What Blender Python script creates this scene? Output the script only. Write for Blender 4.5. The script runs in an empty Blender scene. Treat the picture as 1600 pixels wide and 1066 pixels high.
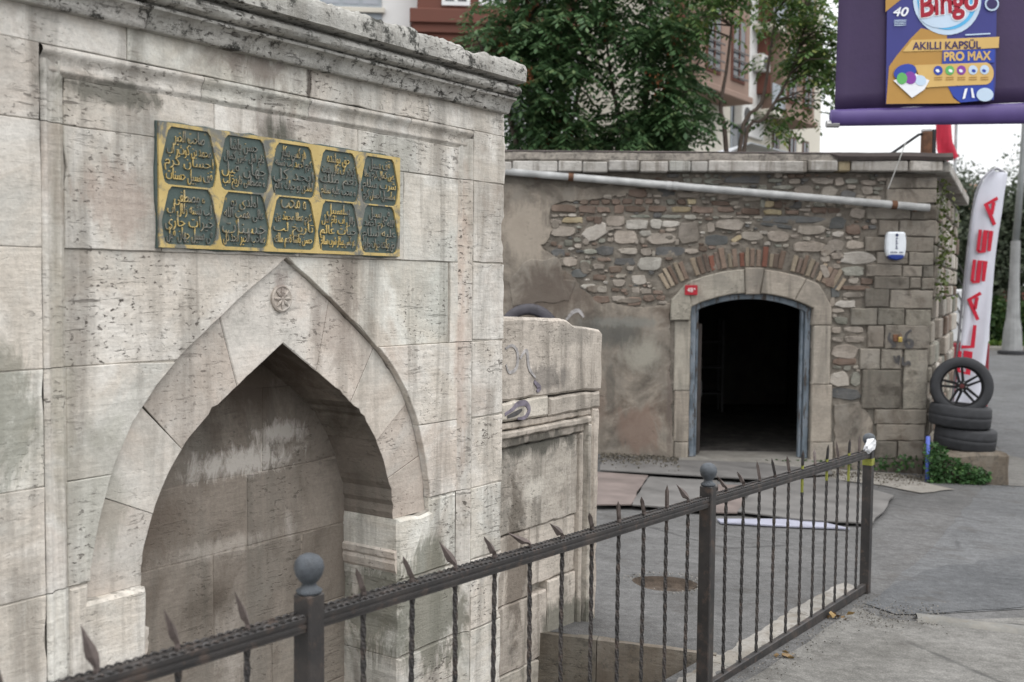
import bpy, bmesh, math, random
from mathutils import Vector, Matrix, noise
from mathutils.geometry import delaunay_2d_cdt
random.seed(7)
S = bpy.context.scene
COL = S.collection

# ------------------------------------------------------------------ camera
FPX = 1700.0                                   # focal length in pixels of the 1600 px wide frame
PITCH = math.atan(91 / FPX); ROLL = 0.010
CAMP = Vector((0, 0, 1.7))
_F = Vector((0, math.cos(PITCH), -math.sin(PITCH)))
_U0 = Vector((0, math.sin(PITCH), math.cos(PITCH))); _R0 = Vector((1, 0, 0))
_R = _R0 * math.cos(ROLL) + _U0 * math.sin(ROLL)
_U = _U0 * math.cos(ROLL) - _R0 * math.sin(ROLL)
cd = bpy.data.cameras.new('camera'); cam = bpy.data.objects.new('camera', cd); COL.objects.link(cam)
cd.sensor_width = 36; cd.lens = 36 * FPX / 1600; cd.clip_start = 0.05; cd.clip_end = 2000
mw = Matrix((_R, _U, -_F)).transposed().to_4x4(); mw.translation = CAMP
cam.matrix_world = mw
cd.dof.use_dof = True; cd.dof.focus_distance = 5.0; cd.dof.aperture_fstop = 3.2
S.camera = cam

# ------------------------------------------------------------------ sky, sun, exposure (bright overcast)
W = bpy.data.worlds.new('World'); S.world = W; W.use_nodes = True
wn = W.node_tree; wn.nodes.clear()
sky = wn.nodes.new('ShaderNodeTexSky'); sky.sky_type = 'NISHITA'; sky.sun_disc = False
SUN_EL, SUN_AZ = math.radians(58), math.radians(140)     # azimuth measured clockwise from +Y
sky.sun_elevation = SUN_EL; sky.sun_rotation = SUN_AZ; sky.dust_density = 4.0; sky.air_density = 1.0
mixw = wn.nodes.new('ShaderNodeMix'); mixw.data_type = 'RGBA'; mixw.inputs[0].default_value = 0.85
bg = wn.nodes.new('ShaderNodeBackground'); wo = wn.nodes.new('ShaderNodeOutputWorld')
wn.links.new(sky.outputs[0], mixw.inputs[6]); 
# cloud cover: standard overcast sky, zenith three times the horizon, the same all round
tcw = wn.nodes.new('ShaderNodeTexCoord'); sxyz = wn.nodes.new('ShaderNodeSeparateXYZ'); wn.links.new(tcw.outputs['Generated'], sxyz.inputs[0])
mrw = wn.nodes.new('ShaderNodeMapRange'); wn.links.new(sxyz.outputs['Z'], mrw.inputs[0]); mrw.inputs[1].default_value = 0; mrw.inputs[2].default_value = 1; mrw.inputs[3].default_value = 8.0; mrw.inputs[4].default_value = 24.0
cmb = wn.nodes.new('ShaderNodeVectorMath'); cmb.operation = 'SCALE'; cmb.inputs[0].default_value = (.995, 1.0, 1.01); wn.links.new(mrw.outputs[0], cmb.inputs['Scale'])
wn.links.new(cmb.outputs[0], mixw.inputs[7])
wn.links.new(mixw.outputs[2], bg.inputs[0]); bg.inputs[1].default_value = 0.11
wn.links.new(bg.outputs[0], wo.inputs[0])
sl = bpy.data.lights.new('sun', 'SUN'); sl.energy = 0.6; sl.angle = math.radians(40); sl.color = (1, .97, .92)
so = bpy.data.objects.new('sun', sl); COL.objects.link(so)
sd = Vector((math.sin(SUN_AZ) * math.cos(SUN_EL), math.cos(SUN_AZ) * math.cos(SUN_EL), math.sin(SUN_EL)))
so.rotation_euler = (-sd).to_track_quat('-Z', 'Y').to_euler(); so.location = (6, -6, 12)
S.view_settings.view_transform = 'Standard'; S.view_settings.look = 'None'
S.view_settings.exposure = 0.3; S.view_settings.gamma = 1.0
S.render.engine = 'CYCLES'

# ------------------------------------------------------------------ frames: a vertical plane with local x along it, y into it, z up
class Frame:
    def __init__(s, o, th):
        s.o = Vector(o); s.th = th
        s.ex = Vector((math.sin(th), math.cos(th), 0)); s.ey = Vector((-math.cos(th), math.sin(th), 0))
    def at(s, x, y, d=0.0):
        r = _R * ((x - 800) / FPX) + _U * ((533 - y) / FPX) + _F
        k = (d - s.ey.dot(CAMP - s.o)) / s.ey.dot(r)
        P = CAMP + r * k - s.o
        return (P.dot(s.ex), P.z)
    def w(s, a, d=0, z=0):
        return s.o + s.ex * a + s.ey * d + Vector((0, 0, z))
def ground_z(x, y):
    return -.029 * min(max(y, -2), 16) - .05 * min(max(x, -3), 7)
def gpix(x, y):
    r = _R * ((x - 800) / FPX) + _U * ((533 - y) / FPX) + _F
    k = 5.0
    for _ in range(60):
        P = CAMP + r * k; k = (ground_z(P.x, P.y) - CAMP.z) / r.z
    return (P.x, P.y)
def pt(x, y, Y):
    r = _R * ((x - 800) / FPX) + _U * ((533 - y) / FPX) + _F
    return CAMP + r * (Y / r.y)

# ------------------------------------------------------------------ object helpers
def link(name, me, mat=None, parent=None, loc=None, kind=None):
    o = bpy.data.objects.new(name, me); COL.objects.link(o)
    if mat is not None and me is not None and not me.materials: me.materials.append(mat)
    if parent is not None: o.parent = parent
    if loc is not None: o.location = loc
    if kind: o['kind'] = kind
    return o
def mesh(vs, fs, smooth=False, name='m'):
    me = bpy.data.meshes.new(name); me.from_pydata([tuple(v) for v in vs], [], fs); me.update()
    bm = bmesh.new(); bm.from_mesh(me); bmesh.ops.recalc_face_normals(bm, faces=bm.faces); bm.to_mesh(me); bm.free()
    if smooth:
        me.polygons.foreach_set('use_smooth', [True] * len(me.polygons))
    return me
def tag(o, label, cat, group=None):
    o['label'] = label; o['category'] = cat
    if group: o['group'] = group
    return o
def thing(name, label, cat, loc=(0, 0, 0), rotz=0.0, group=None):
    o = bpy.data.objects.new(name, None); COL.objects.link(o); o.location = loc; o.rotation_euler = (0, 0, rotz)
    o.empty_display_size = .1
    return tag(o, label, cat, group)
def frame_thing(fr, name, label, cat):
    return thing(name, label, cat, fr.o, math.pi / 2 - fr.th)
class MB:
    """collects shapes for one mesh"""
    def __init__(s): s.v = []; s.f = []
    def add(s, vs, fs):
        n = len(s.v); s.v += [Vector(v) for v in vs]; s.f += [tuple(i + n for i in f) for f in fs]; return s
    def box(s, x0, x1, y0, y1, z0, z1):
        return s.add([(x, y, z) for x in (x0, x1) for y in (y0, y1) for z in (z0, z1)],
                     [(0, 1, 3, 2), (4, 6, 7, 5), (0, 4, 5, 1), (2, 3, 7, 6), (0, 2, 6, 4), (1, 5, 7, 3)])
    def bbox(s, x0, x1, y0, y1, z0, z1, b=.01):
        """box with bevelled edges"""
        bm = bmesh.new(); bmesh.ops.create_cube(bm, size=1)
        for v in bm.verts: v.co = Vector(((x0 + x1) / 2 + v.co.x * (x1 - x0), (y0 + y1) / 2 + v.co.y * (y1 - y0), (z0 + z1) / 2 + v.co.z * (z1 - z0)))
        bmesh.ops.bevel(bm, geom=bm.edges[:], offset=b, segments=1, affect='EDGES', profile=.5)
        bm.verts.index_update(); s.add([v.co.copy() for v in bm.verts], [tuple(v.index for v in f.verts) for f in bm.faces]); bm.free(); return s
    def tube(s, pts, r, n=8, cap=True, twist=0.0):
        pts = [Vector(p) for p in pts]; rs = r if isinstance(r, (list, tuple)) else [r] * len(pts)
        vs = []; fs = []; up = None
        for i, p in enumerate(pts):
            t = (pts[min(i + 1, len(pts) - 1)] - pts[max(i - 1, 0)]).normalized()
            if up is None: up = Vector((0, 0, 1)) if abs(t.z) < .9 else Vector((1, 0, 0))
            a = t.cross(up).normalized(); up = a.cross(t).normalized()
            for k in range(n):
                an = 2 * math.pi * k / n + twist * i
                vs.append(p + (a * math.cos(an) + up * math.sin(an)) * rs[i])
        for i in range(len(pts) - 1):
            for k in range(n):
                k2 = (k + 1) % n; fs.append((i * n + k, i * n + k2, (i + 1) * n + k2, (i + 1) * n + k))
        if cap: fs += [tuple(range(n))[::-1], tuple((len(pts) - 1) * n + k for k in range(n))]
        return s.add(vs, fs)
    def lathe(s, prof, n=16, c=(0, 0, 0), axis='z'):
        vs = []; fs = []
        for r, h in prof:
            for k in range(n):
                a = 2 * math.pi * k / n; p = (r * math.cos(a), r * math.sin(a), h)
                if axis == 'y': p = (p[0], p[2], p[1])
                vs.append(Vector(p) + Vector(c))
        m = len(prof)
        for i in range(m - 1):
            for k in range(n):
                k2 = (k + 1) % n; fs.append((i * n + k, i * n + k2, (i + 1) * n + k2, (i + 1) * n + k))
        if prof[0][0] > 1e-6: fs.append(tuple(range(n)))
        if prof[-1][0] > 1e-6: fs.append(tuple((m - 1) * n + k for k in range(n)))
        return s.add(vs, fs)
    def prism(s, poly, y0, y1, bev=.004):
        """polygon in (x,z) pulled from y0 (front) to y1 (back), front edge bevelled"""
        n = len(poly)
        ar = sum(poly[i][0] * poly[(i + 1) % n][1] - poly[(i + 1) % n][0] * poly[i][1] for i in range(n))
        if ar < 0: poly = poly[::-1]
        ins = []
        for i in range(n):
            p0 = Vector(poly[i - 1]); p1 = Vector(poly[i]); p2 = Vector(poly[(i + 1) % n])
            d1 = (p1 - p0); d2 = (p2 - p1)
            if d1.length < 1e-9 or d2.length < 1e-9: ins.append(p1); continue
            d1.normalize(); d2.normalize()
            n1 = Vector((-d1.y, d1.x)); n2 = Vector((-d2.y, d2.x)); b = n1 + n2
            if b.length < 1e-6: b = n1
            b.normalize(); k = max(.35, b.dot(n1)); ins.append(p1 + b * (bev / k))
        vs = [(p[0], y0, p[1]) for p in ins] + [(p[0], y0 + bev, p[1]) for p in poly] + [(p[0], y1, p[1]) for p in poly]
        fs = [tuple(range(n)), tuple(2 * n + i for i in range(n))[::-1]]
        for i in range(n):
            j = (i + 1) % n
            fs += [(i, j, n + j, n + i), (n + i, n + j, 2 * n + j, 2 * n + i)]
        return s.add(vs, fs)
    def build(s, name, mat, parent=None, loc=None, smooth=False, kind=None, sharp=None):
        o = link(name, mesh(s.v, s.f, smooth or sharp is not None, name), mat, parent, loc, kind)
        if sharp is not None: o.data.set_sharp_from_angle(angle=math.radians(sharp))
        return o
def rough(poly, step=.06, amp=.004, seed=0):
    """break straight edges into short uneven ones"""
    out = []; n = len(poly); rr = random.Random(seed)
    for i in range(n):
        a = Vector(poly[i]); b = Vector(poly[(i + 1) % n]); L = (b - a).length; k = max(1, int(L / step))
        for j in range(k):
            p = a.lerp(b, j / k)
            q = amp * (1 if j else .6)
            out.append((p.x + rr.uniform(-q, q), p.y + rr.uniform(-q, q)))
    return out
def rect(x0, x1, z0, z1, g=.0012): return [(x0 + g, z0 + g), (x1 - g, z0 + g), (x1 - g, z1 - g), (x0 + g, z1 - g)]
def interp(tab, x):
    for (a, va), (b, vb) in zip(tab, tab[1:]):
        if a <= x <= b: return va + (vb - va) * (x - a) / (b - a)
    return tab[0][1] if x < tab[0][0] else tab[-1][1]
def text_mesh(body, size=1.0, extrude=.002, width=1.0, shear=0.0, align='CENTER', res=3, off=0.0):
    cu = bpy.data.curves.new('t', 'FONT'); cu.body = body; cu.size = size; cu.extrude = extrude; cu.shear = shear
    cu.align_x = align; cu.align_y = 'CENTER'; cu.resolution_u = res; cu.offset = off
    o = bpy.data.objects.new('t', cu); COL.objects.link(o)
    dg = bpy.context.evaluated_depsgraph_get(); me = bpy.data.meshes.new_from_object(o.evaluated_get(dg))
    bpy.data.objects.remove(o); bpy.data.curves.remove(cu)
    for v in me.vertices: v.co.x *= width
    me.materials.clear()
    return me

# ------------------------------------------------------------------ material helpers
class NT:
    def __init__(s, name, rough=.9, spec=.25):
        s.m = bpy.data.materials.new(name); s.m.use_nodes = True; s.t = s.m.node_tree; s.b = s.t.nodes['Principled BSDF']
        s.b.inputs['Roughness'].default_value = rough; s.b.inputs['Specular IOR Level'].default_value = spec
        s._oc = None; s._rv = None
    def n(s, ty): return s.t.nodes.new('ShaderNode' + ty)
    def set(s, sock, v):
        if hasattr(v, 'is_linked'): s.t.links.new(v, sock)
        elif isinstance(v, (tuple, list)) and len(v) == 3 and sock.type == 'RGBA': sock.default_value = (*v, 1)
        else: sock.default_value = v
    @property
    def oc(s):
        if s._oc is None: s._oc = s.n('TexCoord').outputs['Object']
        return s._oc
    @property
    def rnd(s):
        if s._rv is None: s._rv = s.n('ObjectInfo').outputs['Random']
        return s._rv
    def vec(s, scale=(1, 1, 1), off=(0, 0, 0), src=None, jitter=0.0):
        m = s.n('Mapping'); s.set(m.inputs[0], src or s.oc); m.inputs[3].default_value = scale; m.inputs[1].default_value = off
        out = m.outputs[0]
        if jitter:
            k = s.n('VectorMath'); k.operation = 'ADD'; c = s.n('CombineXYZ'); q = s.math('MULTIPLY', s.rnd, jitter)
            for i in range(3): s.set(c.inputs[i], q)
            s.set(k.inputs[0], out); s.set(k.inputs[1], c.outputs[0]); out = k.outputs[0]
        return out
    def noise(s, v, scale=5, detail=5, rough=.55, dist=0.0):
        k = s.n('TexNoise'); s.set(k.inputs['Vector'], v); k.inputs['Scale'].default_value = scale
        k.inputs['Detail'].default_value = detail; k.inputs['Roughness'].default_value = rough; k.inputs['Distortion'].default_value = dist
        return k.outputs[0]
    def vor(s, v, scale=5, feat='F1', out=0):
        k = s.n('TexVoronoi'); k.feature = feat; s.set(k.inputs['Vector'], v); k.inputs['Scale'].default_value = scale
        return k.outputs[out]
    def ramp(s, fac, stops, mode='LINEAR'):
        k = s.n('ValToRGB'); e = k.color_ramp.elements; k.color_ramp.interpolation = mode
        while len(e) < len(stops): e.new(.5)
        for el, (p, c) in zip(e, stops): el.position = p; el.color = (*c, 1) if isinstance(c, (tuple, list)) else (c, c, c, 1)
        s.set(k.inputs[0], fac); return k.outputs[0]
    def math(s, op, a, b=0.0, c=None):
        k = s.n('Math'); k.operation = op; s.set(k.inputs[0], a); s.set(k.inputs[1], b)
        if c is not None: s.set(k.inputs[2], c)
        return k.outputs[0]
    def mr(s, v, a, b, c=0.0, d=1.0):
        k = s.n('MapRange'); s.set(k.inputs[0], v); k.inputs[1].default_value = a; k.inputs[2].default_value = b
        k.inputs[3].default_value = c; k.inputs[4].default_value = d; return k.outputs[0]
    def mix(s, f, a, b, mode='MIX'):
        k = s.n('Mix'); k.data_type = 'RGBA'; k.blend_type = mode; s.set(k.inputs[0], f); s.set(k.inputs[6], a); s.set(k.inputs[7], b)
        return k.outputs[2]
    def blob(s, x, z, rx, rz, soft=.5):
        """1 inside an ellipse of the local x-z plane, fading out"""
        v = s.vec((1 / rx, 0, 1 / rz), (-x / rx, 0, -z / rz)); k = s.n('VectorMath'); k.operation = 'LENGTH'; s.set(k.inputs[0], v)
        return s.mr(k.outputs['Value'], 1.0, soft, 0, 1)
    def bump(s, h, st=.3, d=.01, nrm=None):
        k = s.n('Bump'); k.inputs['Strength'].default_value = st; k.inputs['Distance'].default_value = d; s.set(k.inputs['Height'], h)
        if nrm is not None: s.set(k.inputs['Normal'], nrm)
        return k.outputs[0]
    def out(s, col=None, nrm=None, rough=None):
        if col is not None: s.set(s.b.inputs['Base Color'], col)
        if nrm is not None: s.set(s.b.inputs['Normal'], nrm)
        if rough is not None: s.set(s.b.inputs['Roughness'], rough)
        return s.m
def plain(name, col, rough=.7, var=.25, scale=8, bump=.15, bd=.004, metal=0.0, spec=.3, jit=9.0):
    """a painted or single-colour surface with uneven tone and fine relief"""
    t = NT(name, rough, spec); v = t.vec(jitter=jit)
    a = t.noise(v, scale, 6, .6); c2 = tuple(min(1, k * (1 + var)) for k in col); c1 = tuple(k * (1 - var) for k in col)
    c = t.ramp(a, [(.3, c1), (.7, c2)])
    f = t.noise(v, scale * 9, 3, .6)
    t.b.inputs['Metallic'].default_value = metal
    return t.out(c, t.bump(f, bump, bd), t.mr(a, .3, .7, max(.05, rough - .12), min(1, rough + .08)))
def stone(name, stops, pits=.5, streak=.35, scale=1.8, jit=5.0, stains=(), bump=.45, fine=60, tone=.14, grain=(1, 1, 1), lichen=0.0, tint=.4):
    """weathered stone: drifting tones, bedding grain, pits, dirty runs and, where given, stains with a place and shape of their own"""
    t = NT(name, .93, .12)
    v = t.vec(jitter=jit); vw = t.oc
    c = t.ramp(t.noise(v, scale, 8, .62, .6), stops)
    g = t.noise(t.vec((3 * grain[0], 3 * grain[1], 22 * grain[2]), jitter=jit), 2.4, 7, .65)          # bedding
    c = t.mix(t.mr(t.noise(v, 1.1, 3, .5), .38, .62, .1, .75), c, t.ramp(g, [(.3, .72), (.7, 1.16)]), 'MULTIPLY')
    f = t.noise(v, fine, 4, .7)
    c = t.mix(.5, c, t.ramp(f, [(.3, .72), (.7, 1.18)]), 'MULTIPLY')
    st = t.noise(t.vec((9, 9, .8)), 1.0, 6, .6, .4)
    c = t.mix(t.math('MULTIPLY', t.mr(st, .50, .66), streak), c, (.16, .145, .125))
    c = t.mix(t.math('MULTIPLY', t.mr(t.noise(vw, 3.1, 8, .7), .50, .66), streak * .8), c, (.22, .205, .18))
    for (x, z, rx, rz, k, col, soft, sc) in stains:
        nz = t.noise(t.vec((1, 1, .45)), sc, 8, .72, .8)
        m = t.mr(t.math('ADD', t.blob(x, z, rx, rz, .0), t.math('MULTIPLY', t.math('SUBTRACT', nz, .5), 2.4)), .22, .22 + soft * .9 + .12)
        c = t.mix(t.math('MULTIPLY', t.math('MULTIPLY', m, k), t.mr(t.blob(x, z, rx * 1.25, rz * 1.25, .75), 0, 1)), c, col)
    if lichen:
        l = t.mr(t.noise(v, 13, 8, .8), .53, .60); c = t.mix(t.math('MULTIPLY', l, lichen), c, (.055, .055, .05))
    p1 = t.mr(t.noise(t.vec((1, 1, 1.7), jitter=jit), 42, 3, .5, .3), .60, .68)
    pm = t.mr(t.noise(v, 2.6, 4, .6), .46, .66)
    p2 = t.mr(t.noise(t.vec((5 * grain[0], 5, 42 * grain[2]), jitter=jit), 1.6, 5, .6), .60, .68)
    p = t.math('MULTIPLY', t.math('MAXIMUM', p1, t.math('MULTIPLY', p2, .75)), pm)
    c = t.mix(t.math('MULTIPLY', p, pits), c, (.09, .08, .07))
    if tint: c = t.mix(tint, c, t.ramp(t.math('FRACT', t.math('MULTIPLY', t.rnd, 7.31)), [(0, (.93, .98, .93)), (.25, (1.06, 1.05, 1.04)), (.5, (1.0, .93, .88)), (.75, (.88, .87, .86)), (1, (1.05, .99, .93))]), 'MULTIPLY')
    hsv = t.n('HueSaturation'); t.set(hsv.inputs['Value'], t.mr(t.rnd, 0, 1, 1 - tone, 1 + tone)); t.set(hsv.inputs['Color'], c)
    h = t.math('SUBTRACT', t.math('ADD', t.math('MULTIPLY', g, .5), t.math('MULTIPLY', f, .5)), t.math('MULTIPLY', p, 1.6 * pits))
    return t.out(hsv.outputs[0], t.bump(h, bump, .012))

# ================================================================== frames of the place
TH = math.atan(1172 / 1700)
FT = Frame((4 * math.tan(TH) - 3.6, 4, 0), TH)                       # face of the fountain
FEN = Frame((4 * 1150 / 1700 - 2.452, 4, 0), math.atan(1150 / 1700))  # fence line
FAC = Frame((-0.1, 13.75, 0), math.radians(91.2))                   # front of the old workshop

# ================================================================== ground
def asphalt(name, c1, c2, patch=.5, crack=.6):
    t = NT(name, .92, .2); v = t.oc
    c = t.ramp(t.noise(v, .9, 8, .65, .5), [(.3, c1), (.7, c2)])
    big = t.noise(v, .28, 5, .6)
    c = t.mix(t.math('MULTIPLY', t.mr(big, .5, .68), patch), c, tuple(k * .62 for k in c1))
    g = t.vor(v, 95); c = t.mix(.6, c, t.ramp(g, [(.0, 1.45), (.55, .66)]), 'MULTIPLY')
    c = t.mix(.75, c, t.ramp(t.noise(v, 17, 8, .8), [(.34, .62), (.66, 1.36)]), 'MULTIPLY')
    c = t.mix(.55, c, t.ramp(t.noise(t.vec((1, 4, 1)), 2.4, 7, .7), [(.34, .72), (.66, 1.22)]), 'MULTIPLY')
    cv = t.vor(t.vec((1, 1, 0), src=None), .55, 'DISTANCE_TO_EDGE'); wob = t.noise(v, 5, 5, .7)
    cr = t.mr(t.math('ADD', cv, t.math('MULTIPLY', wob, .03)), .016, .024, 1, 0)
    cr = t.math('MULTIPLY', cr, t.mr(t.noise(v, .6, 2, .5), .5, .6)); c = t.mix(t.math('MULTIPLY', cr, crack), c, (.03, .03, .03))
    st = t.mr(t.noise(v, 2.2, 7, .75), .54, .64); c = t.mix(t.math('MULTIPLY', st, .5), c, (.06, .055, .05))
    h = t.math('SUBTRACT', t.math('ADD', t.math('MULTIPLY', g, .8), t.noise(v, 9, 5, .6)), cr)
    return t.out(c, t.bump(h, .5, .008))
M_ASPH = asphalt('asphalt_worn', (.098, .0965, .095), (.148, .146, .144))
M_ROAD = asphalt('asphalt_road', (.102, .104, .106), (.152, .154, .157), .4, .6)
M_NEW = asphalt('asphalt_patch', (.078, .081, .085), (.124, .127, .131), .3, .3)
M_APRON = asphalt('worn_pavement', (.142, .137, .126), (.222, .216, .203), .5, .6)
def concrete(name, c1, c2, dirt=.4):
    return stone(name, [(.3, c1), (.7, c2)], pits=.5, streak=dirt, scale=2.2, jit=3, bump=.5, grain=(1, 1, .15))
M_CONC = concrete('old_concrete', (.17, .162, .145), (.27, .26, .24))
M_WKERB = concrete('painted_kerb', (.17, .165, .15), (.36, .35, .335), .95)
M_SOIL = plain('pit_soil', (.075, .06, .045), .95, .5, 9, .8, .02)
PA, PB = gpix(912, 992), gpix(1090, 1014)
dv = Vector(PA) - Vector(PB); PA2 = tuple(Vector(PA) + dv.normalized() * .8)
kb = FEN.w(0, .21)
def on_kerb(s): p = FEN.w(s, .21); return (p.x, p.y)
s_end = (Vector((PB[0], PB[1], 0)) - FEN.o).dot(FEN.ex)
PIT = [on_kerb(s_end), on_kerb(-3.6), (FT.w(-3.2, .25).x, FT.w(-3.2, .25).y), PA2]
MHC = gpix(1040, 912); MHR = .215
CIRC = [(MHC[0] + MHR * (1 + .06 * math.sin(3 * a)) * math.cos(a), MHC[1] + MHR * (1 + .08 * math.sin(2 * a + 1)) * math.sin(a)) for a in [2 * math.pi * k / 22 for k in range(22)]]
def inside(p, poly):
    c = False; n = len(poly)
    for i in range(n):
        (x1, y1), (x2, y2) = poly[i], poly[(i + 1) % n]
        if (y1 > p[1]) != (y2 > p[1]) and p[0] < (x2 - x1) * (p[1] - y1) / (y2 - y1) + x1: c = not c
    return c
pts = [Vector((x, y)) for x in (-3, -1.5, -.5, .5, 1.5, 2.5, 3.5, 4.5, 5.5, 7, 9, 14, 30, 80, 400, -8, -30, -400) for y in (-400, -60, -12, -2, 0, 1.5, 3, 4.5, 6, 7.5, 9, 10.5, 12, 13.5, 16, 24, 60, 150, 420)]
pts = [p for p in pts if not inside(p, PIT) and (p - Vector(MHC)).length > .4]
n0 = len(pts); pts += [Vector(p) for p in PIT] + [Vector(p) for p in CIRC]
ed = [(n0 + i, n0 + (i + 1) % 4) for i in range(4)] + [(n0 + 4 + i, n0 + 4 + (i + 1) % 22) for i in range(22)]
rv, re_, rf, *_ = delaunay_2d_cdt(pts, ed, [], 0, 1e-5)
fs = []
for f in rf:
    c = sum((rv[i] for i in f), Vector((0, 0))) / len(f)
    if not inside(c, PIT) and not inside(c, CIRC): fs.append(tuple(f))
gme = mesh([(p.x, p.y, ground_z(p.x, p.y)) for p in rv], fs)
if gme.polygons[0].normal.z < 0: gme.flip_normals()
link('ground', gme, M_ASPH, kind='structure')
def sheet(name, px, mat, dz=.004, kind='structure', rg=(.25, .02), seed=1, world=None):
    poly = world if world else [gpix(*p) for p in px]
    poly = rough(poly, *rg, seed)
    P = [Vector(p) for p in poly]; n = len(P)
    xs = [p.x for p in P]; ys = [p.y for p in P]
    grid = [Vector((x, y)) for x in [min(xs) + .5 * i for i in range(int((max(xs) - min(xs)) / .5) + 1)][:60] for y in [min(ys) + .5 * j for j in range(int((max(ys) - min(ys)) / .5) + 1)][:60]]
    grid = [g for g in grid if inside(g, poly)]
    rv, re_, rf, *_ = delaunay_2d_cdt(P + grid, [(i, (i + 1) % n) for i in range(n)], [], 1, 1e-5)
    me = mesh([(p.x, p.y, ground_z(p.x, p.y) + dz) for p in rv], [tuple(f) for f in rf])
    if me.polygons[0].normal.z < 0: me.flip_normals()
    return link(name, me, mat, kind=kind)
sheet('road', None, M_ROAD, .004, world=[gpix(1535, 762), gpix(1500, 805), gpix(1462, 852), gpix(1400, 905), gpix(1352, 948), gpix(1440, 962), gpix(1600, 952), (6.5, 5.6), (16, 9), (26, 40), (12, 40), (8.6, 20), (7.2, 15.5)])
sheet('asphalt_patch', [(1352, 945), (1392, 918), (1440, 893), (1600, 868), (1700, 862), (1700, 945), (1600, 950), (1440, 962), (1400, 962)], M_NEW, .008, rg=(.2, .03))
sheet('pavement', None, M_APRON, .006, world=[gpix(1338, 950), gpix(1380, 968), gpix(1440, 973), gpix(1600, 966), (6.5, 5.3), (7, -2), (1.0, -2), tuple(FEN.w(-3.4, -.12))[:2], tuple(FEN.w(0, -.12))[:2]], rg=(.3, .015))
# concrete gutter hump between pavement and road
a, b = Vector(gpix(1432, 968)), Vector((6.6, 5.42))
mb = MB(); N = 26; pr = [(-.09, -.01), (-.07, .022), (-.02, .034), (.04, .03), (.075, .012), (.09, -.01)]
d = (b - a).normalized(); nn = Vector((-d.y, d.x)); vs = []
for i in range(N + 1):
    p = a.lerp(b, i / N)
    for (o, h) in pr:
        q = p + nn * (o * (1 + .25 * noise.noise(Vector((i * .5, o * 9, 3)))))
        vs.append((q.x, q.y, ground_z(q.x, q.y) + h + .008 * noise.noise(Vector((i * .7, o * 12, 0)))))
k = len(pr)
mb.add(vs, [(i * k + j, i * k + j + 1, (i + 1) * k + j + 1, (i + 1) * k + j) for i in range(N) for j in range(k - 1)])
mb.build('kerb', concrete('gutter_concrete', (.12, .118, .11), (.2, .195, .185), .7), smooth=True, kind='structure')
# sunken pit between fence and fountain
PZ = -.52
vs = [(p[0], p[1], PZ + .03 * noise.noise(Vector((p[0] * 3, p[1] * 3, 0)))) for p in PIT]
mb = MB(); NN = 12
g = [[Vector(PIT[0]).lerp(Vector(PIT[1]), i / NN).lerp(Vector(PIT[3]).lerp(Vector(PIT[2]), i / NN), j / 8) for j in range(9)] for i in range(NN + 1)]
mb.add([(p.x, p.y, PZ + .05 * noise.noise(Vector((p.x * 4, p.y * 4, 0)))) for r in g for p in r], [(i * 9 + j, (i + 1) * 9 + j, (i + 1) * 9 + j + 1, i * 9 + j + 1) for i in range(NN) for j in range(8)])
mb.build('pit_floor', M_SOIL, smooth=True, kind='structure')
# retaining kerb at the far end of the pit: three rough concrete lengths
M_RET = stone('retaining_concrete', [(.3, (.085, .07, .055)), (.7, (.19, .165, .135))], pits=.7, streak=.6, scale=3, jit=4, lichen=.5)
rk = thing('retaining_kerb', 'rough brown concrete edge of the sunken strip beside the fountain', 'kerb', (PB[0], PB[1], 0), math.atan2(dv.y, dv.x))
L = dv.length + .5; x0 = -.1
for w_ in (.62, .55, L - 1.07):
    vs = []; nx = 9
    prof = [(-.005, PZ - .1), (-.015, PZ + .1), (0, -.27), (.03, -.215), (.12, -.205), (.14, PZ - .1)]
    for i in range(nx + 1):
        x = x0 + w_ * i / nx
        gz = ground_z(PB[0] + dv.normalized().x * x, PB[1] + dv.normalized().y * x) + .215
        for (o, h) in prof:
            nz = noise.noise(Vector((x * 5, o * 20, h * 9)))
            vs.append((x, -(.03 - o) + .02 * nz, h + (gz if h > -.3 else 0) + .014 * nz))
    k = len(prof)
    m = MB(); m.add(vs, [(i * k + j, i * k + j + 1, (i + 1) * k + j + 1, (i + 1) * k + j) for i in range(nx) for j in range(k - 1)] + [tuple(range(k)), tuple(nx * k + j for j in range(k))])
    m.build('concrete_length', M_RET, rk); x0 += w_ + .004
# pothole: crumbling rim and a brown hollow
ph = MB(); n = 22
for ring, (k, dz) in enumerate(((1.0, .0), (.93, -.035), (.8, -.06), (.3, -.07))):
    ph.v += [Vector((MHC[0] + (p[0] - MHC[0]) * k, MHC[1] + (p[1] - MHC[1]) * k, ground_z(*p) + dz + (.012 * noise.noise(Vector((p[0] * 30, p[1] * 30, ring))) if ring else 0))) for p in CIRC]
for r in range(3): ph.f += [(r * n + i, r * n + (i + 1) % n, (r + 1) * n + (i + 1) % n, (r + 1) * n + i) for i in range(n)]
ph.f.append(tuple(3 * n + i for i in range(n)))
link('pothole', mesh(ph.v, ph.f), plain('pothole_dirt', (.075, .058, .045), .95, .5, 20, .8, .01), kind='structure')

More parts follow.
